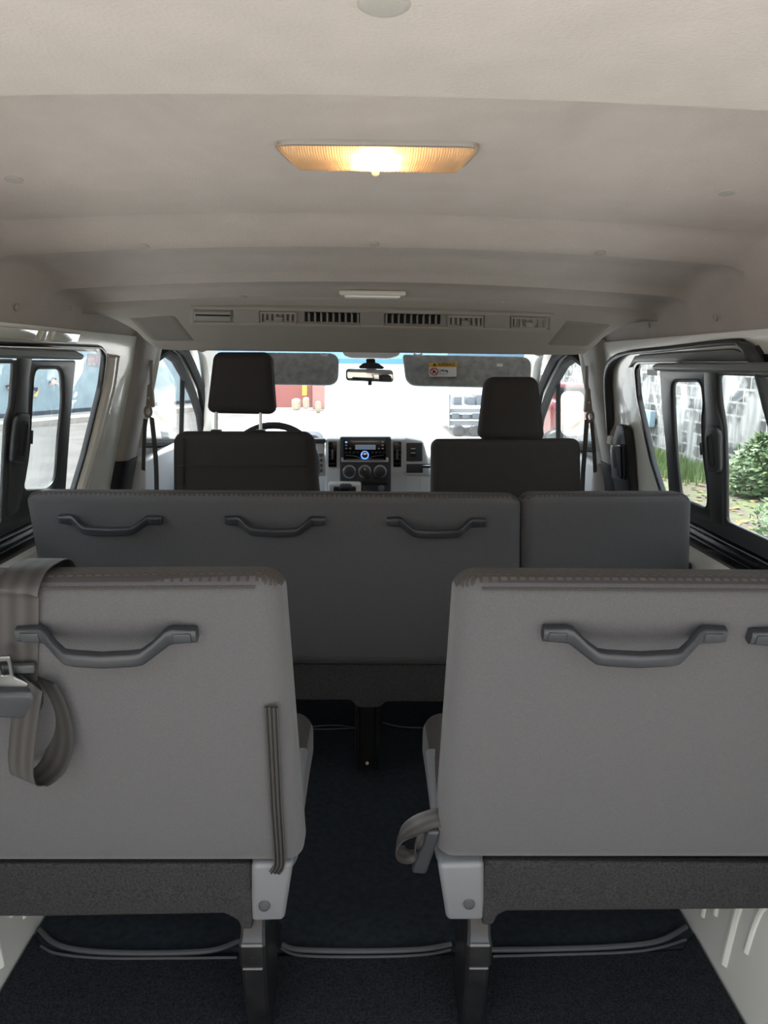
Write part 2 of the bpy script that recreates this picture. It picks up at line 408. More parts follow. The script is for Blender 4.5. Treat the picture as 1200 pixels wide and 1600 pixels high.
def slider(root, side, outerpx, hA, hB, stile, grip, rail, catch, railmat):
    off = .028
    outer = outerpx; yf = outer[0][0]
    loops = [roundpoly(outer, .012), roundpoly(hA, .03), roundpoly(hB, .02)]
    bm = plate(loops, .010, .003, lambda a, b, t: wall(side, a, b, off-t)); fr = obj('sliding_frame', bm, M['frame'], root)
    for h in (hA, hB):
        bm = plate([roundpoly([(x, y) for x, y in h], .03)], .003, .0004, lambda a, b, t: wall(side, a, b, off-.008-t)); obj('pane', bm, M['glass'], root)
    # raised lip round the front opening
    c = (sum(p[0] for p in hA)/len(hA), sum(p[1] for p in hA)/len(hA))
    lip = [(c[0]+(p[0]-c[0])*1.08, c[1]+(p[1]-c[1])*1.03) for p in hA]
    bm = new(); tube(bm, [wall(side, p[0], p[1], off) for p in roundpoly(lip, .035)], .003, 8, closed=True); obj('frame_lip', bm, M['frame'], root)
    # centre stile, waisted, standing proud, with a long grip
    bm = plate([roundpoly(stile, .012)], .010, .003, lambda a, b, t: wall(side, a, b, off+.006-t)); st = obj('centre_stile', bm, M['frame'], root)
    bm = plate([roundpoly(grip, .03)], .014, .005, lambda a, b, t: wall(side, a, b, off+.018-t)); gp = obj('grip', bm, M['handle' if side < 0 else 'frame'], st)
    cg = (sum(p[0] for p in grip)/len(grip), sum(p[1] for p in grip)/len(grip))
    ins = [(cg[0]+(p[0]-cg[0])*.42, cg[1]+(p[1]-cg[1])*.66) for p in grip]
    bm = new(); tube(bm, [wall(side, p[0], p[1], off+.018) for p in roundpoly(ins, .01)], .003, 6, closed=True); obj('grip_groove', bm, M['black'], gp)
    bm = plate([catch], .02, .003, lambda a, b, t: wall(side, a, b, off-t)); obj('catch', bm, M['black'], root)
    # top rail with stepped nose
    bm = plate([roundpoly(rail, .008)], .045, .006, lambda a, b, t: wall(side, a, b, off+.03-t)); obj('top_rail', bm, M[railmat], root)
    # bottom track in two steps, with bright edges
    bm = new()
    for z0, z1, o in ((.745, .795, .045), (.795, .82, .03), (.82, .838, .012)):
        quadbox(bm, wall(side, .9, z1, o), wall(side, yf+.08, z1, o), wall(side, yf+.08, z0, o), wall(side, .9, z0, o), .05, .004, nrm=(side, 0, 0), n=2, mid=(1, 1, 1))
    obj('bottom_track', bm, M['gloss'], root)
oL = [(p[0], p[1]) for p in tr(-1, [(119, 563), (115, 601), (110, 665), (103, 766)], .028)]
yl = oL[-1][0]
hAL = tr(-1, [(55, 577), (97, 577), (99, 626), (93, 680), (88, 748), (76, 763), (36, 764), (44, 725), (48, 691), (51, 635)], .028)
bL = tr(-1, [(23, 563), (18, 635), (11, 655), (7, 725), (5, 806)], .028)
hBL = bL[:4]+[(bL[4][0], .865), (1.1, .865), (1.1, bL[0][1])]
stL = tr(-1, [(48, 552), (41, 600), (41, 640), (42, 700), (38, 745), (25, 800), (9, 808), (13, 745), (14, 690), (22, 640), (27, 600), (28, 552)], .028)
grL = tr(-1, [(17, 645), (37, 645), (38, 660), (34, 718), (29, 724), (10, 722), (12, 700)], .03)
rlL = tr(-1, [(122, 554), (120, 562), (0, 557), (0, 541), (108, 547)], .04); rlL = [rlL[0], rlL[1], (1.0, rlL[2][1]-.0), (1.0, rlL[3][1]), rlL[4]]
caL = tr(-1, [(47, 672), (53, 672), (52, 694), (45, 693)], .028)
slider(w1, -1, oL+[(yl, .83), (1.0, .83), (1.0, oL[0][1])], hAL, hBL, stL, grL, rlL, caL, 'rail')
oR = tr(1, [(1030, 578), (1034, 640), (1040, 700), (1046, 790)], .028); yr = oR[-1][0]
hAR = tr(1, [(1050, 597), (1094, 597), (1098, 633), (1095, 658), (1098, 715), (1105, 757), (1105, 794), (1084, 785), (1063, 777), (1056, 715), (1052, 650)], .028)
bR = tr(1, [(1122, 586), (1124, 623), (1131, 666), (1134, 736), (1134, 814), (1200, 845)], .028)
hBR = bR[:4]+[(bR[4][0], bR[4][1]), (1.1, bR[5][1]), (1.1, bR[0][1])]
stR = tr(1, [(1103, 578), (1104, 620), (1107, 650), (1105, 700), (1110, 760), (1113, 815), (1132, 822), (1132, 740), (1130, 665), (1121, 630), (1119, 578)], .028)
grR = tr(1, [(1110, 668), (1126, 666), (1131, 676), (1132, 735), (1126, 741), (1114, 738), (1111, 720)], .03)
rlR = tr(1, [(1028, 571), (1030, 579), (1200, 580), (1200, 565), (1036, 567)], .04); rlR = [rlR[0], rlR[1], (1.0, rlR[1][1]), (1.0, rlR[4][1]+.004), rlR[4]]
caR = tr(1, [(1098, 691), (1092, 691), (1093, 711), (1099, 711)], .028)
slider(w2, 1, oR+[(yr, .83), (1.0, .83), (1.0, oR[0][1])], hAR, hBR, stR, grR, rlR, caR, 'rail')
# small stickers on the fixed glass
bm = plate([[p for p in tr(1, [(1009, 577), (1024, 578), (1024, 587), (1009, 586)])]], .001, 0, lambda a, b, t: wall(1, a, b, -.004-t)); tag(obj('glass_sticker', bm, M['black']), 'small black rectangular sticker at the top front of the right side window', 'sticker')

# front door windows
for k, side in ((3, -1), (4, 1)):
    root = thing('window_%d' % k, 'front door window', None, wall(side, 3.3, .9)); del_cat(root); root['kind'] = 'structure'
    rp = roundpoly([(p[0], p[1], .03) for p in FW], .03)
    bm = new(); tube(bm, [wall(side, p[0], p[1], .008) for p in rp], .020, 8, closed=True); obj('window_frame', bm, M['rubber'], root)
    big = [(p[0]+.05*(1 if p[0] > 3.0 else 0), p[1]+.03*(1 if p[1] > 1.0 else 0)) for p in rp]
    top = [p for p in big if p[0] > 3.04 and p[1] > .95]
    bm = new(); tube(bm, [wall(side, p[0], p[1], .03) for p in top], .021, 8); obj('door_seal', bm, M['rubber'], root)
    a, b = wpx(-1, 284, 585); a3, b3 = wpx(-1, 283, 695)
    bm = new(); tube(bm, [wall(side, a, b+.02, .0), wall(side, a3, b3, .0)], .011, 8); obj('quarter_bar', bm, M['rubber'], root)
    bm = plate([rp], .004, .0005, lambda a, b, t: wall(side, a, b, -.008-t)); obj('pane', bm, M['glass'], root)
# windscreen and its surround
WT, WB = (3.62, 1.345), (4.12, .86)
root = thing('window_5', 'windscreen', None, (0, 3.9, .86)); del_cat(root); root['kind'] = 'structure'
def scr(x, t, o=0): return V((x*(.76+.12*t), WT[0]+(WB[0]-WT[0])*t+o, WT[1]+(WB[1]-WT[1])*t))
bm = new()
for (t0, t1, mm) in ((.0, .20, 'shade'), (.20, 1, 'glass')):
    bm = new(); v = []
    for i in range(13):
        x = -1+i/6; v.append((bm.verts.new(scr(x, t0, -.05*x*x+.05)), bm.verts.new(scr(x, t1, -.05*x*x+.05))))
    for a, b in zip(v, v[1:]): bm.faces.new((a[0], b[0], b[1], a[1]))
    obj('shade_band' if mm == 'shade' else 'pane', bm, M[mm], root)
for side, n in ((-1, 2), (1, 3)):
    bm = new()
    P = [V((side*.74, 3.45, 1.35)), V((side*.75, 3.60, 1.31)), V((side*.78, 3.80, 1.17)), V((side*.83, 4.05, .97)), V((side*.87, 4.17, .84))]
    tube(bm, smoothpath(P, 5), .055, 12, sx=.8, sy=1.1); struct('trim_%d' % n, bm, M['trimlight'])
bm = new(); quadbox(bm, (-.78, 3.50, 1.365), (.78, 3.50, 1.365), (.78, 3.58, 1.315), (-.78, 3.58, 1.315), .08, .015); struct('trim_4', bm, M['trimlight'])
bm = new(); box(bm, (0, 4.1, .42), (1.84, .08, .9), .02); struct('wall_front', bm, M['dashlight'])
# left and right centre pillars
def pillar(n, side):
    root = thing('trim_%d' % n, 'centre pillar trim', None, (side*.86, 2.6, .55)); del_cat(root); root['kind'] = 'structure'
    def col(z0, z1, Ya, Yb, o0, o1, mm, name):
        bm = new(); N = 12; rows = []
        for i in range(N+1):
            z = z0+(z1-z0)*i/N; fl = .05*sstep(1.18, 1.36, z)
            ya, yb = Ya-fl*.6, Yb+fl*.2
            pr = [(ya, -.01), (ya+.01, o0*.6), (ya+.03, o0), ((ya+yb)/2, o0+.004), (yb-.03, o1), (yb-.008, o1*.8), (yb, -.01)]
            rows.append([bm.verts.new(wall(side, a, z, b)) for a, b in pr])
        for A, B in zip(rows, rows[1:]):
            for j in range(len(A)-1): bm.faces.new((A[j], A[j+1], B[j+1], B[j]))
        return obj(name, bm, mm, root)
    col(.90, 1.345, 2.735, 2.90, .03, .035, M['trim'], 'upper_trim')
    col(.55, .90, 2.735, 2.90, .035, .04, M['black'], 'lower_trim')
    col(.55, .93, 2.89, 2.97, .04, .045, M['dashlight'], 'sill_trim')
    col(.93, 1.36, 2.89, 2.96, .034, .034, M['trimlight'], 'front_flange')
pillar(5, -1); pillar(6, 1)
# front door inner panels
for k, side in ((1, -1), (2, 1)):
    root = thing('door_%d' % k, 'front door', None, (side*.88, 3.4, .1)); del_cat(root); root['kind'] = 'structure'
    bm = new(); box(bm, (side*.885, 3.4, .5), (.06, 1.0, .78), .02); obj('door_panel', bm, M['dashlight'], root)
    bm = new(); box(bm, (side*.835, 3.3, .66), (.07, .5, .06), .02); obj('armrest', bm, M['dashdark'], root)
# sliding door seal and latch on the right
seal = tr(1, [(963, 775), (957, 700), (953, 640), (951, 590), (957, 566), (977, 553), (1040, 546), (1138, 536), (1160, 540), (1176, 552), (1190, 580), (1206, 640), (1222, 700), (1240, 800), (1256, 900)], .012)
root = thing('door_3', 'sliding side door', None, wall(1, 2.3, .6)); del_cat(root); root['kind'] = 'structure'
bm = new(); P = smoothpath([wall(1, a, b, .014) for a, b in seal], 5); tube(bm, P, [.015 if (i < 20 or i > 44) else .015-.009*min(1, (i-20)/6, (44-i)/6) for i in range(len(P))], 10, sx=1.0); obj('door_seal', bm, M['frame'], root)
bm = new(); P2 = smoothpath([wall(1, a+(.025 if i < 5 else 0), b+.006, .004) for i, (a, b) in enumerate(seal)], 5); tube(bm, P2, [.014 if (i < 20 or i > 44) else .004 for i in range(len(P2))], 8); obj('outer_seal', bm, M['black'], root)
bm = plate([roundpoly(tr(1, [(986, 575), (996, 556), (1040, 552), (1150, 545), (1172, 552), (1180, 566), (1040, 566), (998, 566)], .0), .01)], .012, .003, lambda a, b, t: wall(1, a, b, .010-t)); obj('door_header', bm, M['rail'], root)
lat = tr(1, [(966, 662), (976, 666), (981, 700), (986, 770), (958, 770), (954, 700), (961, 680)], .03)
bm = plate([roundpoly(lat, .02)], .03, .006, lambda a, b, t: wall(1, a, b, .035-t)); lp = obj('latch_cover', bm, M['black'], root)
han = tr(1, [(958, 694), (975, 694), (977, 750), (960, 750)], .04)
bm = plate([roundpoly(han, .02)], .02, .006, lambda a, b, t: wall(1, a, b, .052-t)); obj('latch_handle', bm, M['gloss'], lp)
bm = plate([roundpoly(tr(1, [(953, 681), (958, 681), (958, 695), (952, 693)], .05), .004)], .01, .003, lambda a, b, t: wall(1, a, b, .06-t)); obj('lock_slider', bm, M['trimlight'], lp)

# ------------------------------------------------------------------ ceiling fittings
def surfmap(cx, cy, lift=.0):
    """tangent frame on the ceiling through a point"""
    p = ceilhit(cx, cy); n = cnorm(p.x, p.y); ax = V((1, 0, 0)); ax = (ax-n*ax.dot(n)).normalized(); ay = ax.cross(n).normalized()
    if ay.y < 0: ay = -ay
    return p, ax, ay, n
p, ax, ay, n = surfmap(588, 240)
p = p+n*.002
L = thing('dome_lamp', 'wide ribbed ceiling lamp, lit warm yellow, above the rear seats', 'lamp', p)
pa, pb, pc, pd = [onp(x, y, p, n) for x, y in ((424, 218), (754, 222), (722, 258), (458, 252))]
def lq(s, lift):
    c = (pa+pb+pc+pd)/4; return [c+(q-c)*s+n*lift for q in (pa, pb, pc, pd)]
def toploop(qs, r, n_=6):
    P2 = [((q-p).dot(ax), (q-p).dot(ay)) for q in qs]; return roundpoly(P2, r, n_)
fn = lambda a, b, t: p+ax*a+ay*b+n*(.012-t)
bm = plate([toploop(lq(1.012, 0), .03), toploop(lq(.97, 0), .025)], .012, .003, lambda a, b, t: p+ax*a+ay*b+n*(.007-t)); obj('bezel', bm, M['duct'], L)
bm = plate([toploop(lq(.955, 0), .025)], .002, 0, lambda a, b, t: p+ax*a+ay*b+n*(.0045-t)); obj('reflector', bm, M['white'], L)
bm = new(); q = lq(.97, .004); N = 300; rows = []
for i in range(N+1):
    u = i/N; rr = []
    for j in range(9):
        v = j/8; e = min(v, 1-v, u*3, (1-u)*3); lift = .014*min(1, e*5)**.5+.0012*math.sin(u*75*2*math.pi)
        a = q[0].lerp(q[1], u); b = q[3].lerp(q[2], u); rr.append(bm.verts.new(a.lerp(b, v)+n*(lift)))
    rows.append(rr)
for A, B in zip(rows, rows[1:]):
    for j in range(8): bm.faces.new((A[j], A[j+1], B[j+1], B[j]))
obj('lens', bm, M['lens'], L, smooth=60)
bm = new(); tube(bm, [p-ax*.022+n*.011, p+ax*.022+n*.011], [.006, .006], 12); obj('bulb', bm, M['bulb'], L)
bm = new(); e = onp(587, 259, p, n); quadbox(bm, onp(546, 247, p, n)+n*.016, onp(628, 248, p, n)+n*.016, onp(628, 253, p, n)+n*.016, onp(546, 252, p, n)+n*.016, .012, .003); sw = obj('switch_bar', bm, M['trim'], L)
bm = new(); disc(bm, onp(587, 251, p, n)+n*.013, n+V((0, -.6, 0)), .006, .008); obj('switch_knob', bm, mat('knob', (.85, .6, .35), .3), sw)
# the small lamp further forward
p2, ax2, ay2, n2 = surfmap(582, 458)
L2 = thing('dome_lamp', 'small narrow unlit ceiling lamp with pale lens, just behind the vent panel', 'lamp', p2)
bm = new(); a, b = at(530, 457, p2.y), at(634, 459, p2.y); w = (b-a).length
def l2(dx, dz, dy): return V(((a.x+b.x)/2+dx, p2.y+dy, p2.z+dz))
rb(bm, (w/2, .04, .007), .006, lambda q: l2(q.x, -.002+q.z, q.y), 2, (8, 2, 1)); obj('bezel', bm, M['trimlight'], L2)
bm = new(); rb(bm, (w*.42, .033, .005), .005, lambda q: l2(q.x, -.010+q.z, q.y), 2, (8, 2, 1)); obj('lens', bm, M['pale'], L2)
# clips
clips = [(22, 280, 'left edge of the lamp recess'), (1135, 300, 'right edge of the lamp recess'), (225, 384, 'left end of the first ceiling ridge'), (585, 381, 'middle of the first ceiling ridge'),
         (938, 395, 'right end of the first ceiling ridge'), (380, 463, 'left part of the lining above the vent panel'), (785, 471, 'right part of the lining above the vent panel')]
for x, y, lab in clips:
    pp, a_, b_, nn = surfmap(x, y); rr = .014 if y < 320 else .011
    bm = new(); disc(bm, pp-nn*.001, nn, rr, .004); tag(obj('ceiling_clip', bm, M['trim']), 'round grey push clip at the '+lab, 'clip', 'ceiling push clips')
for x, y, lab, s in ((26, 480, 'rear', -1), (108, 481, 'front', -1), (1015, 508, 'front', 1), (1118, 497, 'rear', 1)):
    pp, a_, b_, nn = surfmap(x, y)
    bm = new(); disc(bm, pp-nn*.001, nn, .008, .005); tag(obj('ceiling_clip', bm, M['trim']), 'small push clip on the sloping roof edge over the %s window, the %s one' % ('left' if s < 0 else 'right', lab), 'clip', 'roof edge push clips')
pp, a_, b_, nn = surfmap(600, 2)
bm = new(); disc(bm, pp-nn*.002, nn, .02, .006); tag(obj('latch_cap', bm, M['trim']), 'grey round cap at the very top of the photo on the rear ceiling', 'cap')

# overhead vent panel
A = thing('overhead_vent_panel', 'grey beige overhead duct with air vents spanning the ceiling behind the front seats', 'air vent', (0, 2.35, 1.28))
bm = new(); rows = []
tops = []
N = 48
for i in range(N+1):
    s = -1+2*i/N; e = abs(s)
    X0 = .81*s; X1 = .745*s; cx = .012
    zt = 1.432-.045*e**2.6; zb = 1.288+.0*e+.085*sstep(.86, 1, e)
    Yt = 2.22; Yb = 2.40-.06*sstep(.8, 1, e)
    pr = [(X0, Yt-.015, zt+.03), (X0, Yt-.004, zt), (X0*.998, Yt, zt-.006)]
    for k in range(1, 9):
        t = k/8; pr.append((X0+(X1-X0)*t, Yt+(Yb-Yt)*t-.006*math.sin(math.pi*t), zt-.006+(zb+.012-zt+.006)*t))
    pr += [(X1, Yb+.006, zb+.004), (X1, Yb+.016, zb), (X1, Yb+.09, zb+.0), (X1, Yb+.12, zb+.03), (X1, Yb+.12, zb+.14)]
    rows.append([bm.verts.new(q) for q in pr])
for a, b in zip(rows, rows[1:]):
    for j in range(len(a)-1): bm.faces.new((a[j], b[j], b[j+1], a[j+1]))
bm.faces.new(rows[0]); bm.faces.new(rows[-1][::-1])
obj('housing', bm, M['duct'], A)
ZT, ZB = 1.426, 1.300
fp = V((0, 2.22, ZT)); fd = V((0, .18, ZB-ZT)).normalized(); fnrm = V((0, fd.z, -fd.y)).normalized()
if fnrm.y > 0: fnrm = -fnrm
fp = fp+fnrm*.003
def fpt(x, y, o=0): return onp(x, y, fp, fnrm)+fnrm*o
def facebox(bm, x0, y0, x1, y1, out, th, r=.003, yr=0):
    sl = .021
    dy0 = (x0-580)*sl; dy1 = (x1-580)*sl
    quadbox(bm, fpt(x0, y0+dy0, out), fpt(x1, y0+dy1, out), fpt(x1, y1+dy1, out), fpt(x0, y1+dy0, out), th, r, nrm=-fnrm, n=2, mid=(1, 1, 1))
# recessed strip frame
bm = new(); 
for q in ((302, 480, 862, 484.5), (302, 504.5, 862, 509)): facebox(bm, *q, .012, .016)
facebox(bm, 298, 480, 305, 509, .012, .016); facebox(bm, 858, 480, 866, 509, .012, .016)
for q in ((364, 484, 406, 505), (562, 484, 601, 505), (756, 484, 797, 505)): facebox(bm, *q, .009, .014)
obj('strip_frame', bm, M['duct'], A)
def louvre(x0, x1, y0, y1, nsl, name, big, ang, frame=True):
    bm = new(); facebox(bm, x0, y0, x1, y1, .0035, .004, .001); g = obj(name, bm, M['black'] if big else mat('ventback', (.10, .095, .09), .7), A)
    if frame:
        bm = new()
        for q in ((x0, y0, x1, y0+2.5), (x0, y1-2.5, x1, y1), (x0, y0, x0+3, y1), (x1-3, y0, x1, y1)): facebox(bm, *q, .013, .01, .002)
        obj('vent_frame', bm, M['duct'], g)
    for k in range(nsl):
        xc = x0+(x1-x0)*(k+.5)/nsl; bm = new(); sl = (xc-580)*.021
        a, b = fpt(xc, y0+1.5+sl, .0), fpt(xc, y1-1.5+sl, .0); d = (V((math.sin(ang), 0, 0))+fnrm*math.cos(ang))
        t = V((1, 0, 0))*(.0012 if big else .0028)
        q = [a-t, a+t, b+t, b-t]; vv = [bm.verts.new(c) for c in q]+[bm.verts.new(c+d*.012) for c in q]
        for idx in ((0, 1, 2, 3), (4, 5, 6, 7), (0, 1, 5, 4), (1, 2, 6, 5), (2, 3, 7, 6), (3, 0, 4, 7)): bm.faces.new([vv[i] for i in idx])
        obj('vane', bm, M['duct'], g)
    return g
louvre(476, 562, 486, 503, 9, 'fixed_grille', True, .5, False)
louvre(601, 688, 486, 503, 9, 'fixed_grille', True, -.5, False)
louvre(407, 463, 486, 504, 7, 'swivel_vent', False, .6); louvre(699, 755, 486, 504, 7, 'swivel_vent', False, -.6); louvre(798, 854, 486, 504, 6, 'swivel_vent', False, .3)
bm = new(); facebox(bm, 304, 487, 362, 501, .016, .014, .005); fl = obj('flap', bm, M['duct'], A)
bm = new(); facebox(bm, 306, 489.5, 360, 491.5, .018, .004, .001); obj('flap_slot', bm, M['black'], fl)
for xc, yc in ((436, 495), (727, 495), (826, 495)):
    bm = new(); facebox(bm, xc-6, yc-3, xc+6, yc+3, .020, .01, .003); obj('vent_tab', bm, M['duct'], A)
M['mesh'] = mat('mesh', (.22, .205, .19), .9, bump=.6, bscale=900)
def duct_pt(s, t):
    e = abs(s); X0 = .81*s; X1 = .745*s; zt = 1.432-.045*e**2.6; zb = 1.288+.085*sstep(.86, 1, e); Yb = 2.40-.06*sstep(.8, 1, e)
    return V((X0+(X1-X0)*t, 2.22+(Yb-2.22)*t-.006*math.sin(math.pi*t), zt-.006+(zb+.012-zt+.006)*t))
for sa, sb_ in ((-.87, -.70), (.70, .87)):
    bm = new(); gr = []
    for a in range(13):
        row = []
        for b_ in range(13): row.append(bm.verts.new(duct_pt(sa+(sb_-sa)*a/12, .22+.66*b_/12)+fnrm*(.0035 if 0 < a < 12 and 0 < b_ < 12 else -.002)))
        gr.append(row)
    for a in range(12):
        for b_ in range(12): bm.faces.new((gr[a][b_], gr[a+1][b_], gr[a+1][b_+1], gr[a][b_+1]))
    obj('speaker_mesh', bm, M['mesh'], A)

# ------------------------------------------------------------------ seats
def soft(tl, tr_, br, bl, th, r, name, parent, mats, bulge=.006, mid=(14, 14, 1), nd=(0, 1, -.08)):
    bm = new(); nr = quadbox(bm, tl, tr_, br, bl, th, r, bulge=bulge, mid=mid, n=5, nrm=V(nd).normalized()); bm.normal_update()
    bmesh.ops.recalc_face_normals(bm, faces=bm.faces)
    for f in bm.faces:
        if f.normal.dot(-nr) < .8 and (f.normal.z > .35 or f.normal.dot(nr) > .7): f.material_index = 1
    return obj(name, bm, mats, parent, smooth=50), nr
def grab(parent, c, right, up, n, W=.226, drop=.015, mtl='handle', lab=None):
    """grab handle: two pads on the backrest joined by a dropped, standing-off bar"""
    c, right, up, n = map(V, (c, right, up, n)); h = W/2
    def P(a, b, o): return c+right*a+up*b+n*o
    bm = new()
    pts = [P(-h, 0, .008), P(-h+.030, 0, .009), P(-h+.036, 0, .012), P(-h+.052, -drop*.55, .026), P(-h+.066, -drop*.95, .036), P(-h+.078, -drop, .038),
           P(0, -drop-.001, .040), P(h-.078, -drop, .038), P(h-.066, -drop*.95, .036), P(h-.052, -drop*.55, .026), P(h-.036, 0, .012), P(h-.030, 0, .009), P(h, 0, .008)]
    rings = []; sec = []
    for k in range(16):
        a = 2*math.pi*(k+.5)/16; cc, s = math.cos(a), math.sin(a); sec.append((math.copysign(abs(cc)**.5, cc), math.copysign(abs(s)**.5, s)))
    for i, p in enumerate(pts):
        t = (pts[min(i+1, 12)]-pts[max(i-1, 0)]).normalized(); o = right.cross(up)
        u = (up-t*up.dot(t)*.5).normalized(); s = n
        hh = .0125 if (i < 3 or i > 9) else .0105
        tt = .008 if (i < 3 or i > 9) else .0075
        if i in (0, 12): hh *= .8
        rings.append([bm.verts.new(p+u*a*hh+s*b*tt) for a, b in sec])
    for A_, B_ in zip(rings, rings[1:]):
        for k in range(16): bm.faces.new((A_[k], A_[(k+1) % 16], B_[(k+1) % 16], B_[k]))
    bm.faces.new(rings[0][::-1]); bm.faces.new(rings[-1])
    g = obj('grab_handle', bm, M[mtl], parent, smooth=50)
    for s in (-1, 1):
        bm = new(); q = P(s*(h-.018), 0, .0165); Rm = Matrix((right, up, n)).transposed()
        box(bm, q, (.024, .015, .003), .0015, Rm); obj('screw_cap', bm, M['handle'], g)
    return g
RP = V((0, .93, .985)); RD = V((0, .215, -.545)).normalized(); RN = V((0, RD.z, -RD.y)).normalized()   # rear row backrest plane
RN = RN if RN.y < 0 else -RN; RU = -RD
def rp(x, y, o=0): return onp(x, y, RP, RN)+RN*o
MS = [M['fabric'], M['weave']]
def rear_seat(side):
    if side < 0:
        root = thing('rear_bench', 'grey fabric rear seat on the left, seat belt hanging over its backrest', 'seat', (-.5, 1.3, 0), 'rear row seats')
        tlx = (436, 901); blx = (474, 1352)
        tr_, br = rp(*tlx), rp(*blx); tl = V((-.885, RP.y, RP.z)); bl = V((-.84, br.y, br.z))
        X1 = -.125
    else:
        root = thing('rear_bench', 'grey fabric rear seat on the right with two grab handles on its back', 'seat', (.5, 1.3, 0), 'rear row seats')
        tlx = (717, 903); blx = (683, 1347)
        tl, bl = rp(*tlx), rp(*blx); tr_ = V((.885, tl.y, tl.z)); br = V((.84, bl.y, bl.z)); X1 = .125
    soft(tl, tr_, br, bl, .10, .032, 'backrest', root, MS, bulge=.008)
    a, b = (tl, tr_)
    bm = new(); q0 = a+V((.030, .0005, -.0135)); q1 = b+V((-.030, .0005, -.0135)); tube(bm, [q0.lerp(q1, k/20) for k in range(21)], .0022, 6); obj('piping', bm, M['fabricdark'], root)
    # cushion
    x0, x1 = (-.84, X1) if side < 0 else (X1, .84)
    bm = new(); rb(bm, ((x1-x0)/2,   .22, .065), .045, lambda q: V(((x0+x1)/2+q.x, 1.45+q.y, .405+q.z+.02*math.cos(q.y*6)-.02+.03*(q.y+.25))), 5, (6, 8, 1))
    bmesh.ops.recalc_face_normals(bm, faces=bm.faces)
    for f in bm.faces:
        if f.normal.z > .5: f.material_index = 1
    obj('seat_cushion', bm, MS, root, smooth=50)
    # plastic corner cover
    s = side
    xs_ = (392, 458) if s < 0 else (684, 757)
    bm = new()
    yy = 1.185
    ta, tb = at(xs_[0], 1352, yy-.03), at(xs_[1], 1350, yy-.03); ba, bb = at(xs_[0], 1442, yy+.0), at(xs_[1]-(14 if s < 0 else 0), 1440, yy+.0)
    if s > 0: ba = at(xs_[0]+14, 1440, yy)
    quadbox(bm, ta, tb, bb, ba, .33, .010, nrm=(0, 1, .12), n=4, mid=(2, 2, 8)); cv = obj('corner_cover', bm, M['cover'], root)
    sc = (413, 1415) if s < 0 else (733, 1412)
    bm = new(); c = at(*sc, yy-.012); disc(bm, c, (0, -1, .2), .0095, .003); d2 = obj('screw', bm, M['handle'], cv)
    # carpeted skirt, hanging with a tab over the leg
    if s < 0: pts = [(-60, 1350), (393, 1350), (393, 1458), (376, 1458), (371, 1444), (350, 1432), (60, 1437), (-60, 1437)]
    else: pts = [(755, 1345), (1270, 1350), (1270, 1424), (790, 1428), (778, 1436), (772, 1450), (755, 1452)]
    Yk = 1.175
    W = [at(x, y, Yk) for x, y in pts]
    bm = plate([roundpoly([(w_.x, w_.z) for w_ in W], .006)], .018, .004, lambda a, b, t: V((a, Yk+t+(.42-b)*.06, b))); obj('skirt', bm, M['felt'], root)
    # pressed steel leg
    def leg(xa, xb, name='leg'):
        bm = new(); a0, a1 = at(xa, 1440, 1.185), at(xb, 1440, 1.185); x_a, x_b = a0.x, a1.x; cx = (x_a+x_b)/2; w = (x_b-x_a)
        rows = []
        for i, (z, Y, dpt, wf) in enumerate([(.36, 1.225, .24, 1), (.30, 1.205, .24, 1), (.262, 1.192, .24, 1.0), (.247, 1.181, .22, 1.1), (.205, 1.183, .20, 1.1), (.197, 1.192, .19, 1.04), (.10, 1.213, .14, 1.0), (.05, 1.232, .13, .98), (.012, 1.246, .14, 1.0), (-.004, 1.25, .16, 1.1)]):
            h = w/2*wf; e = .005
            rows.append([bm.verts.new(q) for q in ((cx-h, Y+dpt, z), (cx-h, Y+e, z), (cx-h+e, Y, z), (cx+h-e, Y, z), (cx+h, Y+e, z), (cx+h, Y+dpt, z))])
        for A_, B_ in zip(rows, rows[1:]):
            for k in range(6): bm.faces.new((A_[k], A_[(k+1) % 6], B_[(k+1) % 6], B_[k]))
        bm.faces.new(rows[0]); bm.faces.new(rows[-1][::-1])
        lg = obj(name, bm, M['legmetal'], root, smooth=25)
        bm = new(); disc(bm, (cx, 1.183, .226), (0, -1, .1), .0035, .001); obj('bolt_hole', bm, M['black'], lg)
        bm = new(); box(bm, (cx, 1.181, .251), (w*.9, .006, .006), .0025); obj('weld_bead', bm, M['rail'], lg)
        bm = new(); box(bm, (cx, 1.186, .200), (w*.85, .006, .004), .0018); obj('weld_bead', bm, M['rail'], lg)
    if s < 0: leg(374, 412)
    else: leg(733, 769)
    if s < 0: handles = [((60, 311), 981)]
    else: handles = [((845, 1127), 980), ((1164, 1446), 984)]
    for (xa, xb), y in handles:
        a, b = rp(xa, y, .0), rp(xb, y, .0)
        if s < 0: a = b-V((.229, 0, 0))
        if xb > 1300: b = a+V((.229, 0, 0))
        grab(root, (a+b)/2+RN*.004, (1, 0, 0), RU, RN, (b-a).length)
    if s < 0:   # zip placket down the aisle side
        bm = new(); N = 26; rows = []
        cs = [rp(x, y, .0045+.003) for x, y in ((425, 1098), (429, 1180), (433, 1260), (437, 1320), (437, 1345), (430, 1357))]
        cs = smoothpath(cs, 5)
        bm = new(); ribbon(bm, cs, [(1, 0, 0)]*len(cs), .019, .003); zp = obj('zip_placket', bm, M['fabricdark'], root)
        for o in (-.006, 0, .006):
            bm = new(); tube(bm, [q+V((o, 0, 0))+RN*.002 for q in cs], .0012, 6); obj('zip_cord', bm, M['black'], zp)
    return root
rear_seat(-1); rear_seat(1)

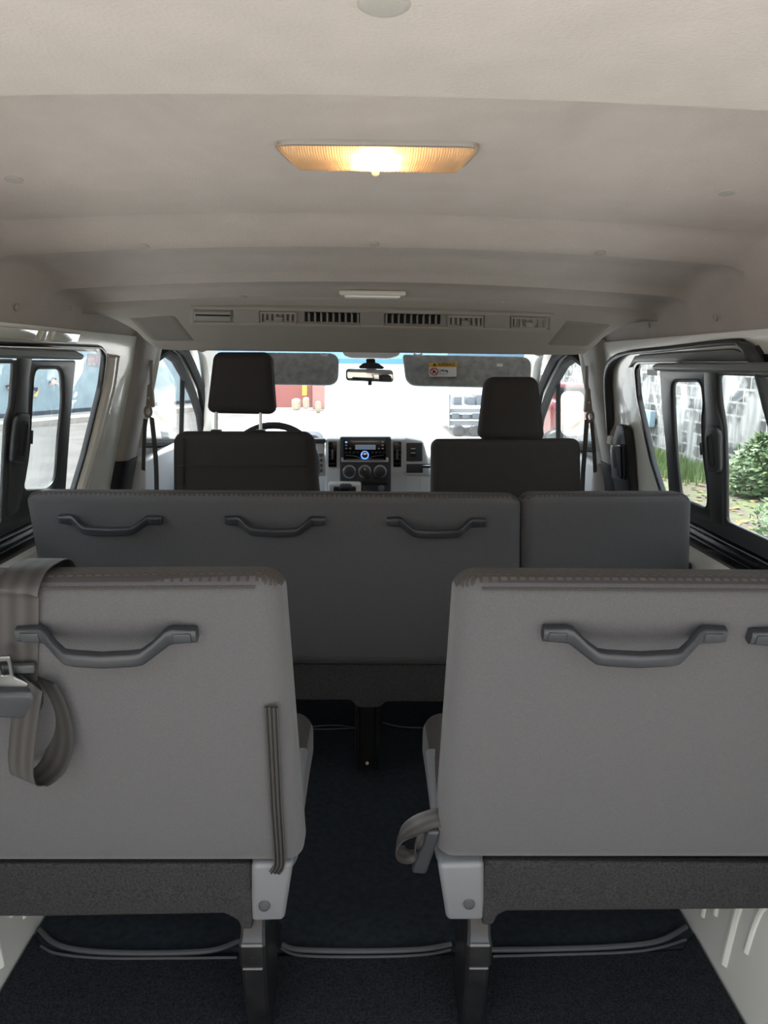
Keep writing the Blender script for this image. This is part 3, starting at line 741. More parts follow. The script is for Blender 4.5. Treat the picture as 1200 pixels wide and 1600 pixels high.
# middle row
BP = V((0, 1.83, .95)); BD = V((0, .17, -.51)).normalized(); BN = V((0, BD.z, -BD.y)).normalized(); BN = BN if BN.y < 0 else -BN; BU = -BD
def bp(x, y, o=0): return onp(x, y, BP, BN)+BN*o
BS = thing('bench_seat', 'long dark grey fabric bench seat with three grab handles on its back', 'seat', (-.2, 2.2, 0))
soft(bp(33, 768), bp(817, 774), bp(813, 1038), bp(82, 1036), .11, .032, 'backrest', BS, MS, .006, (24, 12, 1))
bm = new(); rb(bm, (.6, .25, .07), .045, lambda q: V((-.22+q.x, 2.28+q.y, .40+q.z)), 4, (6, 6, 1)); obj('seat_cushion', bm, M['fabric'], BS)
for xa, xb, y in ((95, 255, 808), (353, 509, 810), (604, 757, 812)):
    a, b = bp(xa, y), bp(xb, y); grab(BS, (a+b)/2+BN*.003, (1, 0, 0), BU, BN, (b-a).length)
bm = new(); W = [at(x, y, 2.02) for x, y in ((40, 1036), (812, 1040), (812, 1098), (604, 1096), (592, 1106), (560, 1106), (548, 1094), (60, 1094))]
bm = plate([roundpoly([(w_.x, w_.z) for w_ in W], .006)], .02, .004, lambda a, b, t: V((a, 2.02+t, b))); obj('skirt', bm, M['felt'], BS)
bm = new(); rows = []
la, lb = at(562, 1150, 2.12).x, at(586, 1150, 2.12).x
for z, Y, d in ((.36, 2.04, .3), (.28, 2.08, .2), (.12, 2.14, .14), (.03, 2.19, .10), (0, 2.21, .12)):
    rows.append([bm.verts.new(q) for q in ((la, Y+d, z), (la, Y+.004, z), (la+.004, Y, z), (lb-.004, Y, z), (lb, Y+.004, z), (lb, Y+d, z))])
for A_, B_ in zip(rows, rows[1:]):
    for k in range(6): bm.faces.new((A_[k], A_[(k+1) % 6], B_[(k+1) % 6], B_[k]))
bm.faces.new(rows[0]); bm.faces.new(rows[-1][::-1]); lg = obj('leg', bm, M['legmetal'], BS, smooth=25)
bm = new(); disc(bm, ((la+lb)/2, 2.175, .045), (0, -1, .3), .005, .003); obj('bolt', bm, M['trim'], lg)
bm = new()
for xx in (la-.008, lb+.008): tube(bm, [(xx, 2.06, .30), (xx, 2.12, .15), (xx, 2.19, .02)], .005, 8)
obj('leg_flange', bm, M['legmetal'], lg)
FS = thing('folding_seat', 'single dark grey fabric seat right of the long bench, beside the sliding door', 'seat', (.6, 2.2, 0))
soft(bp(819, 772), bp(1086, 771), bp(1078, 1036), bp(817, 1036), .11, .032, 'backrest', FS, MS, .006, (10, 12, 1))
bm = new(); rb(bm, (.2, .25, .07), .045, lambda q: V((.60+q.x, 2.28+q.y, .40+q.z)), 4, (4, 6, 1)); obj('seat_cushion', bm, M['fabric'], FS)
bm = new(); pbox(bm, 1040, 880, 1082, 900, 2.0, .1, .006); obj('hinge_cover', bm, M['black'], FS)
bm = new(); box(bm, (.60, 2.12, .2), (.05, .2, .4), .008); obj('leg', bm, M['legmetal'], FS)
# front seats
def pq(pts, Y0, tilt=.0):
    c = [at(x, y, Y0) for x, y in pts]; zt = c[0].z
    n_ = V((0, -1, -tilt)).normalized(); p0 = V((0, Y0, zt)); return [onp(x, y, p0, n_) for x, y in pts]
FD = [M['fabricdark'], M['fabricdark']]
DS = thing('driver_seat', 'dark fabric driver seat with tall headrest, behind the steering wheel', 'seat', (-.42, 2.8, 0))
soft(*pq([(267, 674), (489, 674), (506, 860), (268, 860)], 2.62, .3), .12, .045, 'backrest', DS, FD, .01)
bm = new(); c = pq([(277, 728), (480, 728), (480, 729), (277, 729)], 2.62, .3); tube(bm, [c[0]+V((0, -.006, 0)), c[1]+V((0, -.006, 0))], .0018, 6); obj('seam', bm, M['black'], DS)
bm = new(); c = pq([(288, 684), (289, 684), (289, 760), (287, 760)], 2.62, .3); tube(bm, [c[0]+V((0, -.004, 0)), c[3]+V((0, -.004, 0))], .0018, 6); obj('seam', bm, M['black'], DS)
hq = pq([(332, 549), (422, 549), (429, 647), (321, 645)], 2.62, .2)
h_, _ = soft(*hq, .10, .028, 'headrest', DS, FD, .008)
for x in (338, 407):
    a, b = at(x, 640, 2.68), at(x, 680, 2.67); bm = new(); tube(bm, [a, b], .006, 10); obj('headrest_post', bm, M['steel'], DS)
    bm = new(); box(bm, at(x, 673, 2.67), (.034, .03, .008), .003); obj('post_collar', bm, M['black'], DS)
bm = new(); rb(bm, (.25, .26, .08), .05, lambda q: V((-.43+q.x, 3.0+q.y, .50+q.z)), 4); obj('seat_cushion', bm, M['fabricdark'], DS)
bm = new(); box(bm, (-.43, 3.0, .22), (.44, .46, .44), .03); obj('seat_base', bm, M['black'], DS)
PS = thing('passenger_seat', 'dark fabric front passenger seat with low headrest, right of the aisle', 'seat', (.47, 2.8, 0))
soft(*pq([(676, 686), (909, 685), (912, 860), (675, 860)], 2.58, .3), .12, .03, 'backrest', PS, FD, .008)
soft(*pq([(761, 588), (842, 588), (854, 690), (749, 687)], 2.54, .2), .10, .03, 'headrest', PS, FD, .008)
bm = new(); rb(bm, (.27, .26, .08), .05, lambda q: V((.46+q.x, 2.95+q.y, .50+q.z)), 4); obj('seat_cushion', bm, M['fabricdark'], PS)
bm = new(); box(bm, (.46, 2.95, .22), (.48, .46, .44), .03); obj('seat_base', bm, M['black'], PS)

# ------------------------------------------------------------------ seat belts
def add_ribbon(name, pts, wd, width, mtl, parent, n=6):
    P_ = smoothpath(pts, n); wds = smoothpath(wd, n) if len(wd) == len(pts) else [wd[0]]*len(P_)
    bm = new(); ribbon(bm, P_, wds, width); return obj(name, bm, mtl, parent)
SB = thing('seat_belt', 'dark seat belt draped over the left rear backrest with metal tongue and buckle', 'seat belt', rp(30, 1000, .01))
W_ = .052
XS = rp(33, 905).x; TZ = rp(33, 901).z
pts = [V((XS, 1.045, TZ-.10)), V((XS, 1.043, TZ-.03)), V((XS, 1.02, TZ-.002)), V((XS, .975, TZ+.004)), V((XS, .94, TZ+.002)), rp(33, 912, .012), rp(32, 930, .010), rp(32, 980, .009), rp(32, 1040, .010), rp(38, 1075, .02)]
add_ribbon('webbing', pts, [(1, 0, 0)], W_, M['webbing'], SB)
# hanging loop below the buckle
c0 = [rp(60, 1040, .030), rp(57, 1080, .040), rp(56, 1120, .052), rp(57, 1150, .058), rp(62, 1170, .055), rp(76, 1180, .042), rp(93, 1172, .026), rp(100, 1150, .016), rp(97, 1120, .010), rp(86, 1085, .009), rp(70, 1050, .012)]
add_ribbon('webbing_loop', c0, [(V((.86, -.50, 0)))]*11, .050, M['webbing'], SB)
def onplane_plate(pts, holes, off, th, bev, r, fpt_, nrm, mtl, name, parent, up):
    o = fpt_(*pts[0]); rt = V((1, 0, 0))
    def to2(q): q = fpt_(*q); return ((q-o).dot(rt), (q-o).dot(up))
    loops = [roundpoly([to2(q) for q in pts], r)]+[roundpoly([to2(q) for q in h], r*.6) for h in holes]
    bm = plate(loops, th, bev, lambda a, b, t: o+rt*a+up*b+nrm*(off-t)); return obj(name, bm, mtl, parent)
onplane_plate([(8, 1002), (30, 1001), (36, 1034), (50, 1040), (68, 1050), (2, 1052), (2, 1044), (12, 1034)], [[(14, 1010), (25, 1009), (28, 1030), (17, 1031)]], .030, .004, .0015, .004, rp, RN, mat('darksteel', (.22, .22, .22), .35, metal=1), 'tongue', SB, RU)
onplane_plate([(-24, 1050), (66, 1048), (76, 1060), (78, 1082), (68, 1090), (-20, 1087)], [], .042, .026, .007, .012, rp, RN, M['handle'], 'buckle', SB, RU)
onplane_plate([(0, 1025), (62, 1024), (63, 1036), (0, 1038)], [], .020, .008, .002, .003, rp, RN, M['frame'], 'belt_slide', SB, RU)
# aisle lap belt
AB = thing('lap_belt', 'striped grey lap belt looped out beside the right rear seat into the aisle', 'seat belt', at(650, 1320, 1.12))
ys_ = 1.14
pts = [at(700, 1276, 1.14), at(676, 1279, 1.13), at(652, 1289, 1.115), at(630, 1304, 1.105), at(620, 1320, 1.105), at(624, 1333, 1.115), at(640, 1334, 1.13), at(656, 1318, 1.14), at(672, 1294, 1.15), at(690, 1280, 1.16)]
wd = [V((.1, .4, 1)), V((.15, .5, 1)), V((.25, .8, .7)), V((.2, 1, .35)), V((.1, 1, .1)), V((.2, 1, .0)), V((.5, .9, .2)), V((.9, .6, .4)), V((.9, .4, .5)), V((.9, .4, .5))]
add_ribbon('webbing', pts, wd, .030, M['webbing'], AB, 8)
bm = new(); quadbox(bm, at(668, 1300, 1.135), at(690, 1300, 1.135), at(666, 1368, 1.15), at(643, 1366, 1.15), .022, .006); obj('buckle', bm, M['handle'], AB)
# front belts on the pillars
def front_belt(s, px, lab):
    g = lambda x, y, Y: at(x, y, Y)
    r_ = thing('seat_belt', lab, 'seat belt', g(px[0][0], px[0][1], 2.82), 'front seat belts')
    Y = 2.81
    (sx, sy0, sy1), (gx0, gy0, gx1, gy1), bel, tail = px[1], px[2], px[3], px[4]
    bm = new(); pbox(bm, sx-2.5, sy0, sx+2.5, sy1, Y, .01, .002); obj('height_slot', bm, M['trim'], r_)
    bm = new(); quadbox(bm, g(gx0+3, gy0, Y-.02), g(gx1-3, gy0, Y-.02), g(gx1, gy1, Y-.03), g(gx0, gy1, Y-.03), .03, .008); ag = obj('anchor_guide', bm, M['beltbeige'], r_)
    bm = new(); disc(bm, g(gx1-5 if s > 0 else gx0+5, (gy0+gy1)/2+4, Y-.035), (0, -1, 0), .005, .004, 12); obj('bolt', bm, M['steel'], ag)
    bm = new(); cx = (gx0+gx1)/2+(2 if s > 0 else -2); tube(bm, [g(cx+5*math.cos(a), gy1+7+8*math.sin(a), Y-.035) for a in [i*math.pi/8 for i in range(16)]], .005, 8, closed=True); obj('belt_loop', bm, M['beltbeige'], r_)
    bm = new(); P_ = smoothpath([g(x, y, Y-.04+.03*i) for i, (x, y) in enumerate(bel)], 4); ribbon(bm, P_, [(1, .9*s, 0)]*len(P_), .028); obj('webbing', bm, M['belt'], r_)
    bm = new(); P_ = smoothpath([g(x, y, Y-.01) for x, y in tail], 4); ribbon(bm, P_, [(1, 1.0*s, 0)]*len(P_), .026); obj('webbing_tail', bm, M['belt'], r_)
front_belt(-1, ((234, 620), (236, 563, 602), (227, 600, 240, 636), [(237, 652), (241, 690), (244, 730), (245, 790)], [(227, 655), (225, 700), (224, 735)]), 'grey seat belt hanging on the left centre pillar behind the driver seat')
front_belt(1, ((922, 620), (917, 571, 608), (914, 606, 926, 644), [(917, 655), (914, 700), (911, 740), (909, 800)], [(924, 655), (928, 700), (930, 738)]), 'beige seat belt hanging on the right centre pillar behind the passenger seat')

# ------------------------------------------------------------------ carpets
def mat_piece(name, pts, z0, th, mtl, lab, cat, bind=None, r=.02):
    W = [onz(x, y, z0) for x, y in pts]
    bm = plate([roundpoly([(w_.x, w_.y) for w_ in W], r)], th, .002, lambda a, b, t: V((a, b, z0-t)))
    o = tag(obj(name, bm, mtl), lab, cat)
    if bind:
        for bd in bind:
            bm = new(); P_ = smoothpath([onz(x, y, z0+.004)+V((0, 0, .0)) for x, y in bd], 6); tube(bm, P_, .006, 8, sx=1, sy=.8); obj('edge_binding', bm, M['binding'], o)
    return o
W = [(-.735, .32), (.735, .32), (.735, 1.50), (.69, 1.45), (.5, 1.435), (-.5, 1.435), (-.69, 1.45), (-.735, 1.50)]
bm = plate([W], .016, .003, lambda a, b, t: V((a, b, .010-t))); RC = tag(obj('rear_carpet', bm, M['carpet']), 'black ribbed carpet on the rearmost floor under the rear seats', 'carpet')
def binding(parent, px, z, r=.006):
    bm = new(); P_ = smoothpath([onz(x, y, z) for x, y in px], 6); tube(bm, P_, r, 8); return obj('edge_binding', bm, M['binding'], parent)
W = [(-.735, 1.46), (.735, 1.46), (.735, 3.3), (-.735, 3.3)]
bm = plate([W], .014, .003, lambda a, b, t: V((a, b, .006-t))); FC = tag(obj('front_carpet', bm, M['vinyl']), 'dark bluish floor covering running forward along the aisle', 'carpet')
binding(RC, [(64, 1478), (90, 1490), (160, 1497), (280, 1497), (370, 1496)], .012, .003)
binding(RC, [(440, 1482), (470, 1493), (570, 1495), (660, 1492), (704, 1484)], .012, .003)
binding(RC, [(770, 1494), (850, 1492), (1000, 1486), (1072, 1468)], .012, .003)
binding(FC, [(62, 1452), (90, 1476), (150, 1487), (250, 1489), (330, 1485), (374, 1470)], .016, .006)
binding(FC, [(442, 1476), (470, 1484), (570, 1486), (660, 1483), (705, 1475)], .016, .006)
binding(FC, [(768, 1484), (850, 1483), (960, 1479), (1030, 1470), (1072, 1448)], .016, .006)
binding(FC, [(470, 1137), (520, 1133), (556, 1137)], .012, .003); binding(FC, [(470, 1139), (520, 1139), (556, 1137)], .010, .003)
binding(FC, [(598, 1129), (630, 1136), (680, 1137)], .012, .003)
# aisle edge lips beside the legs
for a, b in (((436, 1445), (436, 1600)), ((716, 1440), (716, 1600))):
    pa_, pb_ = onz(*a, .012), onz(*b, .012); bm = new(); tube(bm, [pa_, (pa_.x, pb_.y, .012)], .004, 8); obj('edge_binding', bm, M['black'], RC)

# ------------------------------------------------------------------ dashboard
DY = 3.30
D = thing('dashboard', 'pale grey dashboard with dark centre stack, radio and heater dials', 'dashboard', (0, 3.5, .3))
bm = new(); rb(bm, (.85, .30, .30), .06, lambda q: V((q.x, 3.72+q.y, .57+q.z-.02*(q.x/.85)**2)), 4, (10, 2, 2)); obj('dash_body', bm, M['dashlight'], D)
bm = new(); pbox(bm, 508, 686, 640, 800, DY, .2, .012); pbox(bm, 600, 733, 676, 800, DY, .2, .015); st = obj('centre_surround', bm, M['dashlight'], D)
bm = new(); quadbox(bm, at(632, 684, DY-.004), at(662, 690, DY-.004), at(676, 745, DY-.004), at(632, 745, DY-.004), .15, .012); obj('side_surround', bm, M['dashlight'], D)
bm = new(); pbox(bm, 531, 683, 611, 800, DY-.012, .05, .008); cs_ = obj('centre_stack', bm, M['dashdark'], D)
bm = new(); pbox(bm, 533, 715, 607, 722, DY-.016, .01, .003); obj('silver_trim', bm, M['dashlight'], cs_)
bm = new(); pbox(bm, 536.5, 686.5, 603, 719, DY-.022, .03, .003); ra = obj('radio', bm, M['gloss'], D)
bm = new(); pbox(bm, 555, 695, 587, 702.5, DY-.0235, .003, .0008); obj('display', bm, M['lcd'], ra)
bm = new(); pbox(bm, 548, 689.5, 592, 691, DY-.0235, .003, .0005); obj('disc_slot', bm, M['steel'], ra)
for i, x in enumerate((541, 547, 553, 559, 582, 588, 594, 600)):
    bm = new(); pbox(bm, x-2.2, 705.5, x+2, 709, DY-.025, .004, .0008); obj('radio_button', bm, M['handle'], ra)
for x, y in ((541, 691), (541, 696), (541, 701), (547, 701), (598, 691), (598, 696), (598, 701), (592, 701)):
    bm = new(); pbox(bm, x-1.6, y-1.1, x+1.6, y+1.1, DY-.0245, .003, .0006); obj('radio_button', bm, M['blueglow'] if (x, y) in ((541, 691),) else M['steel'], ra)
bm = new(); disc(bm, at(570, 711, DY-.024), (0, -1, 0), .0175, .006); kb = obj('volume_ring', bm, M['blueglow'], ra)
bm = new(); disc(bm, at(570, 710.5, DY-.029), (0, -1, 0), .0135, .014); obj('volume_knob', bm, M['chrome'], kb)
bm = new(); tube(bm, smoothpath([at(540, 711.5, DY-.024), at(556, 713, DY-.024), at(570, 718, DY-.024), at(584, 713, DY-.024), at(600, 711.5, DY-.024)], 4), .0012, 6); tube(bm, [at(540, 717.5, DY-.024), at(600, 717.5, DY-.024)], .0012, 6); obj('radio_trim', bm, M['steel'], ra)
for x in (546, 570, 594):
    bm = new(); disc(bm, at(x, 737, DY-.016), (0, -1, .1), .029, .008); dl = obj('dial_ring', bm, M['steel'], D)
    bm = new(); disc(bm, at(x, 737, DY-.022), (0, -1, .1), .023, .02); k_ = obj('dial', bm, M['dashdark'], dl)
    bm = new(); disc(bm, at(x, 737, DY-.041), (0, -1, .1), .010, .004); obj('dial_cap', bm, M['handle'], k_)
    if x == 570: bm = new(); disc(bm, at(x, 733, DY-.044), (0, -1, .1), .005, .003); obj('indicator', bm, mat('lime', (.6, .7, .05), .4), k_)
bm = new(); pbox(bm, 566, 750, 605, 757, DY-.016, .01, .002); obj('tray_slot', bm, M['black'], cs_)
bm = new(); disc(bm, at(596, 763, DY-.014), (0, -1, .1), .014, .01); obj('lighter_socket', bm, M['cover'], cs_)
for x0, x1 in ((513, 526), (614.5, 627)):
    bm = new(); pbox(bm, x0, 690, x1, 730, DY-.006, .01, .003); vv_ = obj('vent', bm, M['gloss'], D)
    for k in range(5): bm = new(); pbox(bm, x0+1, 696+k*7, x1-1, 697+k*7, DY-.008, .004, .0006); obj('vent_vane', bm, M['dashdark'], vv_)
    bm = new(); pbox(bm, (x0+x1)/2-1.5, 703, (x0+x1)/2+1.5, 718, DY-.014, .01, .002); obj('vent_tab', bm, M['cover'], vv_)
bm = new(); pbox(bm, 635, 692, 660, 721, DY-.010, .01, .004); sp = obj('switch_panel', bm, M['dashdark'], D)
bm = new(); pbox(bm, 641, 700, 650, 714, DY-.013, .006, .002); obj('switch', bm, M['black'], sp)
for y in (700.5, 707): bm = new(); pbox(bm, 642, y, 649, y+1.4, DY-.0145, .003, .0004); obj('switch_mark', bm, M['white'], sp)
bm = new(); pbox(bm, 635, 725, 661, 739, DY-.010, .01, .004); obj('cup_flap', bm, M['dashdark'], D)
bm = new(); tube(bm, [at(659, 728, DY-.03), at(684, 728, DY-.03)], .010, 10, sy=.9); gb = obj('grab_bar', bm, M['black'], D)
bm = new(); tube(bm, [at(660, 728, DY-.041), at(684, 728, DY-.041)], .003, 8); obj('bar_trim', bm, M['chrome'], gb)
bm = new(); pbox(bm, 490, 692, 507, 745, DY+.01, .04, .006); bp_ = obj('button_panel', bm, M['dashlight'], D)
bm = new(); pbox(bm, 489, 686, 508, 693, DY+.0, .06, .004); obj('binnacle_edge', bm, M['dashdark'], D)
for k in range(4): bm = new(); pbox(bm, 495, 709+k*8, 504, 714+k*8, DY-.0, .014, .002); obj('blank_button', bm, M['cover'], bp_)
bm = new(); pbox(bm, 249, 708, 275, 726, 3.35, .02, .005); pbox(bm, 249, 708, 275, 726, 3.36, .02, .005); ev = obj('side_vent', bm, M['gloss'], D)
for k in range(4): bm = new(); pbox(bm, 249, 711+k*4, 275, 712+k*4, 3.345, .006, .0006); obj('vent_vane', bm, M['cover'], ev)
bm = new(); rb(bm, (.20, .12, .05), .04, lambda q: V((-.42+q.x, 3.55+q.y, .885+q.z)), 4); obj('instrument_hood', bm, M['dashdark'], D)
GL = thing('gear_lever', 'black gear lever in a white trimmed plate at the base of the centre stack', 'gear lever', at(542, 790, 3.18))
bm = new(); pbox(bm, 512, 755, 564, 800, 3.22, .07, .012); obj('shift_plate', bm, M['white'], GL)
bm = new(); pbox(bm, 521, 761, 556, 800, 3.205, .04, .006); obj('gate', bm, M['black'], GL)
bm = new(); tube(bm, smoothpath([at(540, 800, 3.16), at(541, 770, 3.15), at(542, 760, 3.13)], 5), .010, 10); obj('lever', bm, M['black'], GL)
bm = new(); rb(bm, (.028, .02, .014), .013, lambda q: at(540, 761, 3.13)+q, 4); obj('knob', bm, M['dashdark'], GL)
# steering wheel
c = at(428, 663, 3.02); R_ = .172; tl_ = math.radians(28)
SC = V((c.x, c.y-0+R_*math.sin(tl_)*-1+.0, c.z-R_*math.cos(tl_)-.004))
SW = thing('steering_wheel', 'black steering wheel, its top rim showing over the driver seat', 'steering wheel', SC)
su = V((0, math.sin(tl_), math.cos(tl_)))
def swp(a, r, o=0): return SC+V((1, 0, 0))*r*math.cos(a)+su*r*math.sin(a)+V((0, -su.z, su.y))*o
bm = new(); tube(bm, [swp(2*math.pi*i/48, R_) for i in range(48)], .014, 10, closed=True, up=V((0, -su.z, su.y))); obj('rim', bm, M['dashdark'], SW)
bm = new(); disc(bm, SC-V((0, -su.z, su.y))*.03, (0, -su.z, su.y), .06, .045); obj('hub', bm, M['dashdark'], SW)
for a in (0, math.pi, -math.pi/2): bm = new(); tube(bm, [swp(a, .04), swp(a, R_)], .013, 8, sy=.6); obj('spoke', bm, M['dashdark'], SW)
bm = new(); tube(bm, [SC, SC+V((0, .3, -.15))], .035, 12); obj('column', bm, M['dashdark'], SW)

# ------------------------------------------------------------------ visors, mirror
def visor(px, lab):
    r_ = thing('sun_visor', lab, 'sun visor', at((px[0]+px[2])/2, px[1], 3.43), 'folded sun visors')
    a, b, c, d = at(px[0], px[1], 3.45), at(px[2], px[4], 3.45), at(px[2]-2, px[3], 3.38), at(px[0]+6, px[3]-4, 3.38)
    nr = (b-a).cross(d-a).normalized(); nr = nr if nr.y > 0 else -nr; rt_ = (b-a).normalized(); up_ = rt_.cross(nr).normalized(); up_ = up_ if up_.z > 0 else -up_
    Q = [((q-a).dot(rt_), (q-a).dot(up_), r0_) for q, r0_ in ((a, .015), (b, .05), (c, .05), (d, .05))]
    bm = plate([roundpoly(Q, .04, 8)], .022, .008, lambda u, v, t: a+rt_*u+up_*v+nr*t); obj('visor_pad', bm, M['visor'], r_)
    return r_, nr
v1, nr1 = visor((345, 549, 530, 601, 551), 'grey plastic-wrapped sun visor on the left, partly behind the driver headrest')
v2, nr2 = visor((629, 553, 831, 605, 557), 'grey plastic-wrapped sun visor on the right with yellow and white warning sticker')
wrap = bpy.data.materials.new('wrap'); wrap.use_nodes = True; nt = wrap.node_tree; nt.nodes.clear()
o_ = nt.nodes.new('ShaderNodeOutputMaterial'); t_ = nt.nodes.new('ShaderNodeBsdfTransparent'); g_ = nt.nodes.new('ShaderNodeBsdfGlossy'); mx = nt.nodes.new('ShaderNodeMixShader'); mx.inputs[0].default_value = .16
g_.inputs['Roughness'].default_value = .12; nz = nt.nodes.new('ShaderNodeTexNoise'); nz.inputs['Scale'].default_value = 45; nz.inputs['Distortion'].default_value = 1.5; bmp = nt.nodes.new('ShaderNodeBump'); bmp.inputs['Distance'].default_value = .02
nt.links.new(nz.outputs['Fac'], bmp.inputs['Height']); nt.links.new(bmp.outputs['Normal'], g_.inputs['Normal']); nt.links.new(t_.outputs[0], mx.inputs[1]); nt.links.new(g_.outputs[0], mx.inputs[2]); nt.links.new(mx.outputs[0], o_.inputs['Surface'])
M['wrap'] = wrap
for vz, px in ((v1, (345, 549, 530, 601, 551)), (v2, (629, 553, 831, 605, 557))):
    bm = new(); rows = []; a, b, c, d = at(px[0]-1, px[1], 3.44), at(px[2]+1, px[4], 3.44), at(px[2]-1, px[3]+1, 3.37), at(px[0]+5, px[3]-3, 3.37)
    for i in range(41):
        u = i/40; rows.append([bm.verts.new(a.lerp(b, u).lerp(d.lerp(c, u), j/12)+V((0, -.003+random.uniform(-.002, .001), 0))) for j in range(13)])
    for A_, B_ in zip(rows, rows[1:]):
        for j in range(12): bm.faces.new((A_[j], A_[j+1], B_[j+1], B_[j]))
    obj('plastic_wrap', bm, M['wrap'], vz)
    x = px[0]+ (24 if px[0] > 500 else 162)
    bm = new(); tube(bm, [at(x+6*math.cos(t), 552+3*math.sin(t), 3.42) for t in [math.pi*k/8 for k in range(9)]], .004, 8); obj('retaining_clip', bm, M['white'], vz)
# warning sticker: yellow header with AIRBAG, prohibition sign, pictogram
VP_ = at(629, 553, 3.45); vn = nr2
def vp(x, y, o): return onp(x, y, VP_, vn)-vn*o
def vslab(x0, y0, x1, y1, o, th, mm, name, par):
    bm = new(); quadbox(bm, vp(x0, y0, o), vp(x1, y0, o), vp(x1, y1, o), vp(x0, y1, o), th, .0004, n=1, mid=(1, 1, 1)); return obj(name, bm, mm, par)
stk = vslab(670, 569.5, 713, 590.5, .012, .002, M['white'], 'warning_sticker', v2)
vslab(670, 569, 713, 575.5, .0128, .0015, M['yellow'], 'sticker_header', stk)
def tfn(cx, cy, o):
    c = vp(cx, cy, o); rt = V((1, 0, 0)); up = rt.cross(-vn*-1).normalized(); up = up if up.z > 0 else -up
    return lambda a, b, t: c+rt*a+up*b-vn*t
obj('sticker_text', text('AIRBAG', .022, tfn(697, 572.2, .0142)), M['black'], stk)
bm = new(); f_ = tfn(678.5, 572.2, .0142); v = [bm.verts.new(f_(*q)) for q in ((-.009, -.007, 0), (.009, -.007, 0), (0, .008, 0))]; bm.faces.new(v); obj('sticker_triangle', bm, M['black'], stk, smooth=40)
f_ = tfn(678, 583, .0142); bm = new(); tube(bm, [f_(.017*math.cos(t), .017*math.sin(t), 0) for t in [2*math.pi*k/24 for k in range(24)]], .0022, 6, closed=True); tube(bm, [f_(-.012, .012, 0), f_(.012, -.012, 0)], .002, 6); obj('prohibition_ring', bm, M['red'], stk)
f_ = tfn(678, 583, .0138); bm = new(); tube(bm, [f_(-.006, -.008, 0), f_(.002, .006, 0)], .003, 6); tube(bm, [f_(-.003, .004, 0), f_(.008, -.002, 0)], .002, 6); obj('prohibition_figure', bm, M['black'], stk)
f_ = tfn(694, 582, .0138); bm = new(); tube(bm, [f_(-.016, .0, 0), f_(-.006, .006, 0), f_(0, -.002, 0)], .002, 6); tube(bm, [f_(.004, .004, 0), f_(.012, .0, 0), f_(.014, -.006, 0)], .0028, 6); obj('sticker_pictogram', bm, M['black'], stk)
f_ = tfn(694, 587, .0138); bm = new(); tube(bm, [f_(-.02, 0, 0), f_(.014, 0, 0)], .0008, 5); tube(bm, [f_(-.02, .028, 0), f_(-.02, 0, 0)], .0008, 5); obj('pictogram_border', bm, mat('sky', (.2, .4, .7), .5), stk)
vslab(775, 570, 785, 575, .0125, .0015, M['white'], 'small_label', v2)
RM = thing('rear_view_mirror', 'rear view mirror on a black bracket at the top of the windscreen', 'mirror', at(578, 600, 3.3))
bm = new(); quadbox(bm, at(541, 576, 3.30), at(615, 578, 3.33), at(616, 598, 3.33), at(541, 595, 3.30), .03, .018, n=5, mid=(4, 1, 1)); hs = obj('mirror_housing', bm, M['black'], RM)
A4 = [at(542.5, 577, 3.297), at(613, 579, 3.327), at(614, 596.5, 3.327), at(542.5, 593.5, 3.297)]
bm = new(); nrm_ = quadbox(bm, *A4, .002, .0009, n=2)
bm.free(); o4 = A4[0]; rt = (A4[1]-A4[0]).normalized(); up4 = rt.cross(nrm_).normalized(); up4 = up4 if up4.z > 0 else -up4
bm = plate([roundpoly([((q-o4).dot(rt), (q-o4).dot(up4)) for q in A4], .02)], .002, .0004, lambda a, b, t: o4+rt*a+up4*b+nrm_*(t-.002)); obj('mirror_glass', bm, M['mirror'], RM)
bm = new(); quadbox(bm, at(572, 560, 3.36), at(586, 560, 3.36), at(588, 578, 3.35), at(572, 578, 3.35), .03, .006); obj('bracket', bm, M['black'], RM)
W = [at(x, y, 3.335) for x, y in ((560, 573), (568, 567), (590, 567), (601, 574), (598, 577), (562, 576))]
bm = plate([roundpoly([(q.x, q.z) for q in W], .008)], .03, .006, lambda a, b, t: V((a, 3.335+t, b))); obj('bracket_cover', bm, M['black'], RM)
bm = new(); pbox(bm, 575, 596, 581, 602, 3.31, .02, .003); obj('dip_tab', bm, M['black'], RM)
bm = new(); W = [at(x, y, 3.42) for x, y in ((533, 546), (627, 548), (622, 557), (608, 561), (548, 560), (538, 556))]
bm = plate([roundpoly([(q.x, q.z) for q in W], .01)], .08, .008, lambda a, b, t: V((a, 3.42+t, b))); tag(obj('map_lamp', bm, M['white']), 'pale overhead map lamp housing above the rear view mirror', 'lamp')
# door mirrors outside
for s, px, lab in ((-1, (244, 612, 268, 676), 'left'), (1, (880, 612, 915, 682), 'right')):
    r_ = thing('door_mirror', 'exterior mirror seen through the %s front door window' % lab, 'mirror', at((px[0]+px[2])/2, px[3], 4.0), 'exterior door mirrors')
    bm = new(); quadbox(bm, at(px[0], px[1], 4.0), at(px[2], px[1], 4.0), at(px[2], px[3], 4.0), at(px[0], px[3], 4.0), .08, .035, n=5); obj('mirror_shell', bm, M['paint'], r_)
    W = [at(x, y, 3.99) for x, y in ((px[0]+2, px[1]+3), (px[2]-2, px[1]+3), (px[2]-2, px[3]-3), (px[0]+2, px[3]-3))]
    bm = plate([roundpoly([(q.x, q.z) for q in W], .03)], .004, .001, lambda a, b, t: V((a, 3.992+t+(a*-s)*.0, b))); obj('mirror_glass', bm, M['mirror'], r_)
    bm = new(); tube(bm, [at((px[0]+px[2])/2, px[3]-5, 4.04), at((px[0]+px[2])/2+(-s)*6, px[3]+25, 4.04)], .02, 8); obj('mirror_arm', bm, M['black'], r_)

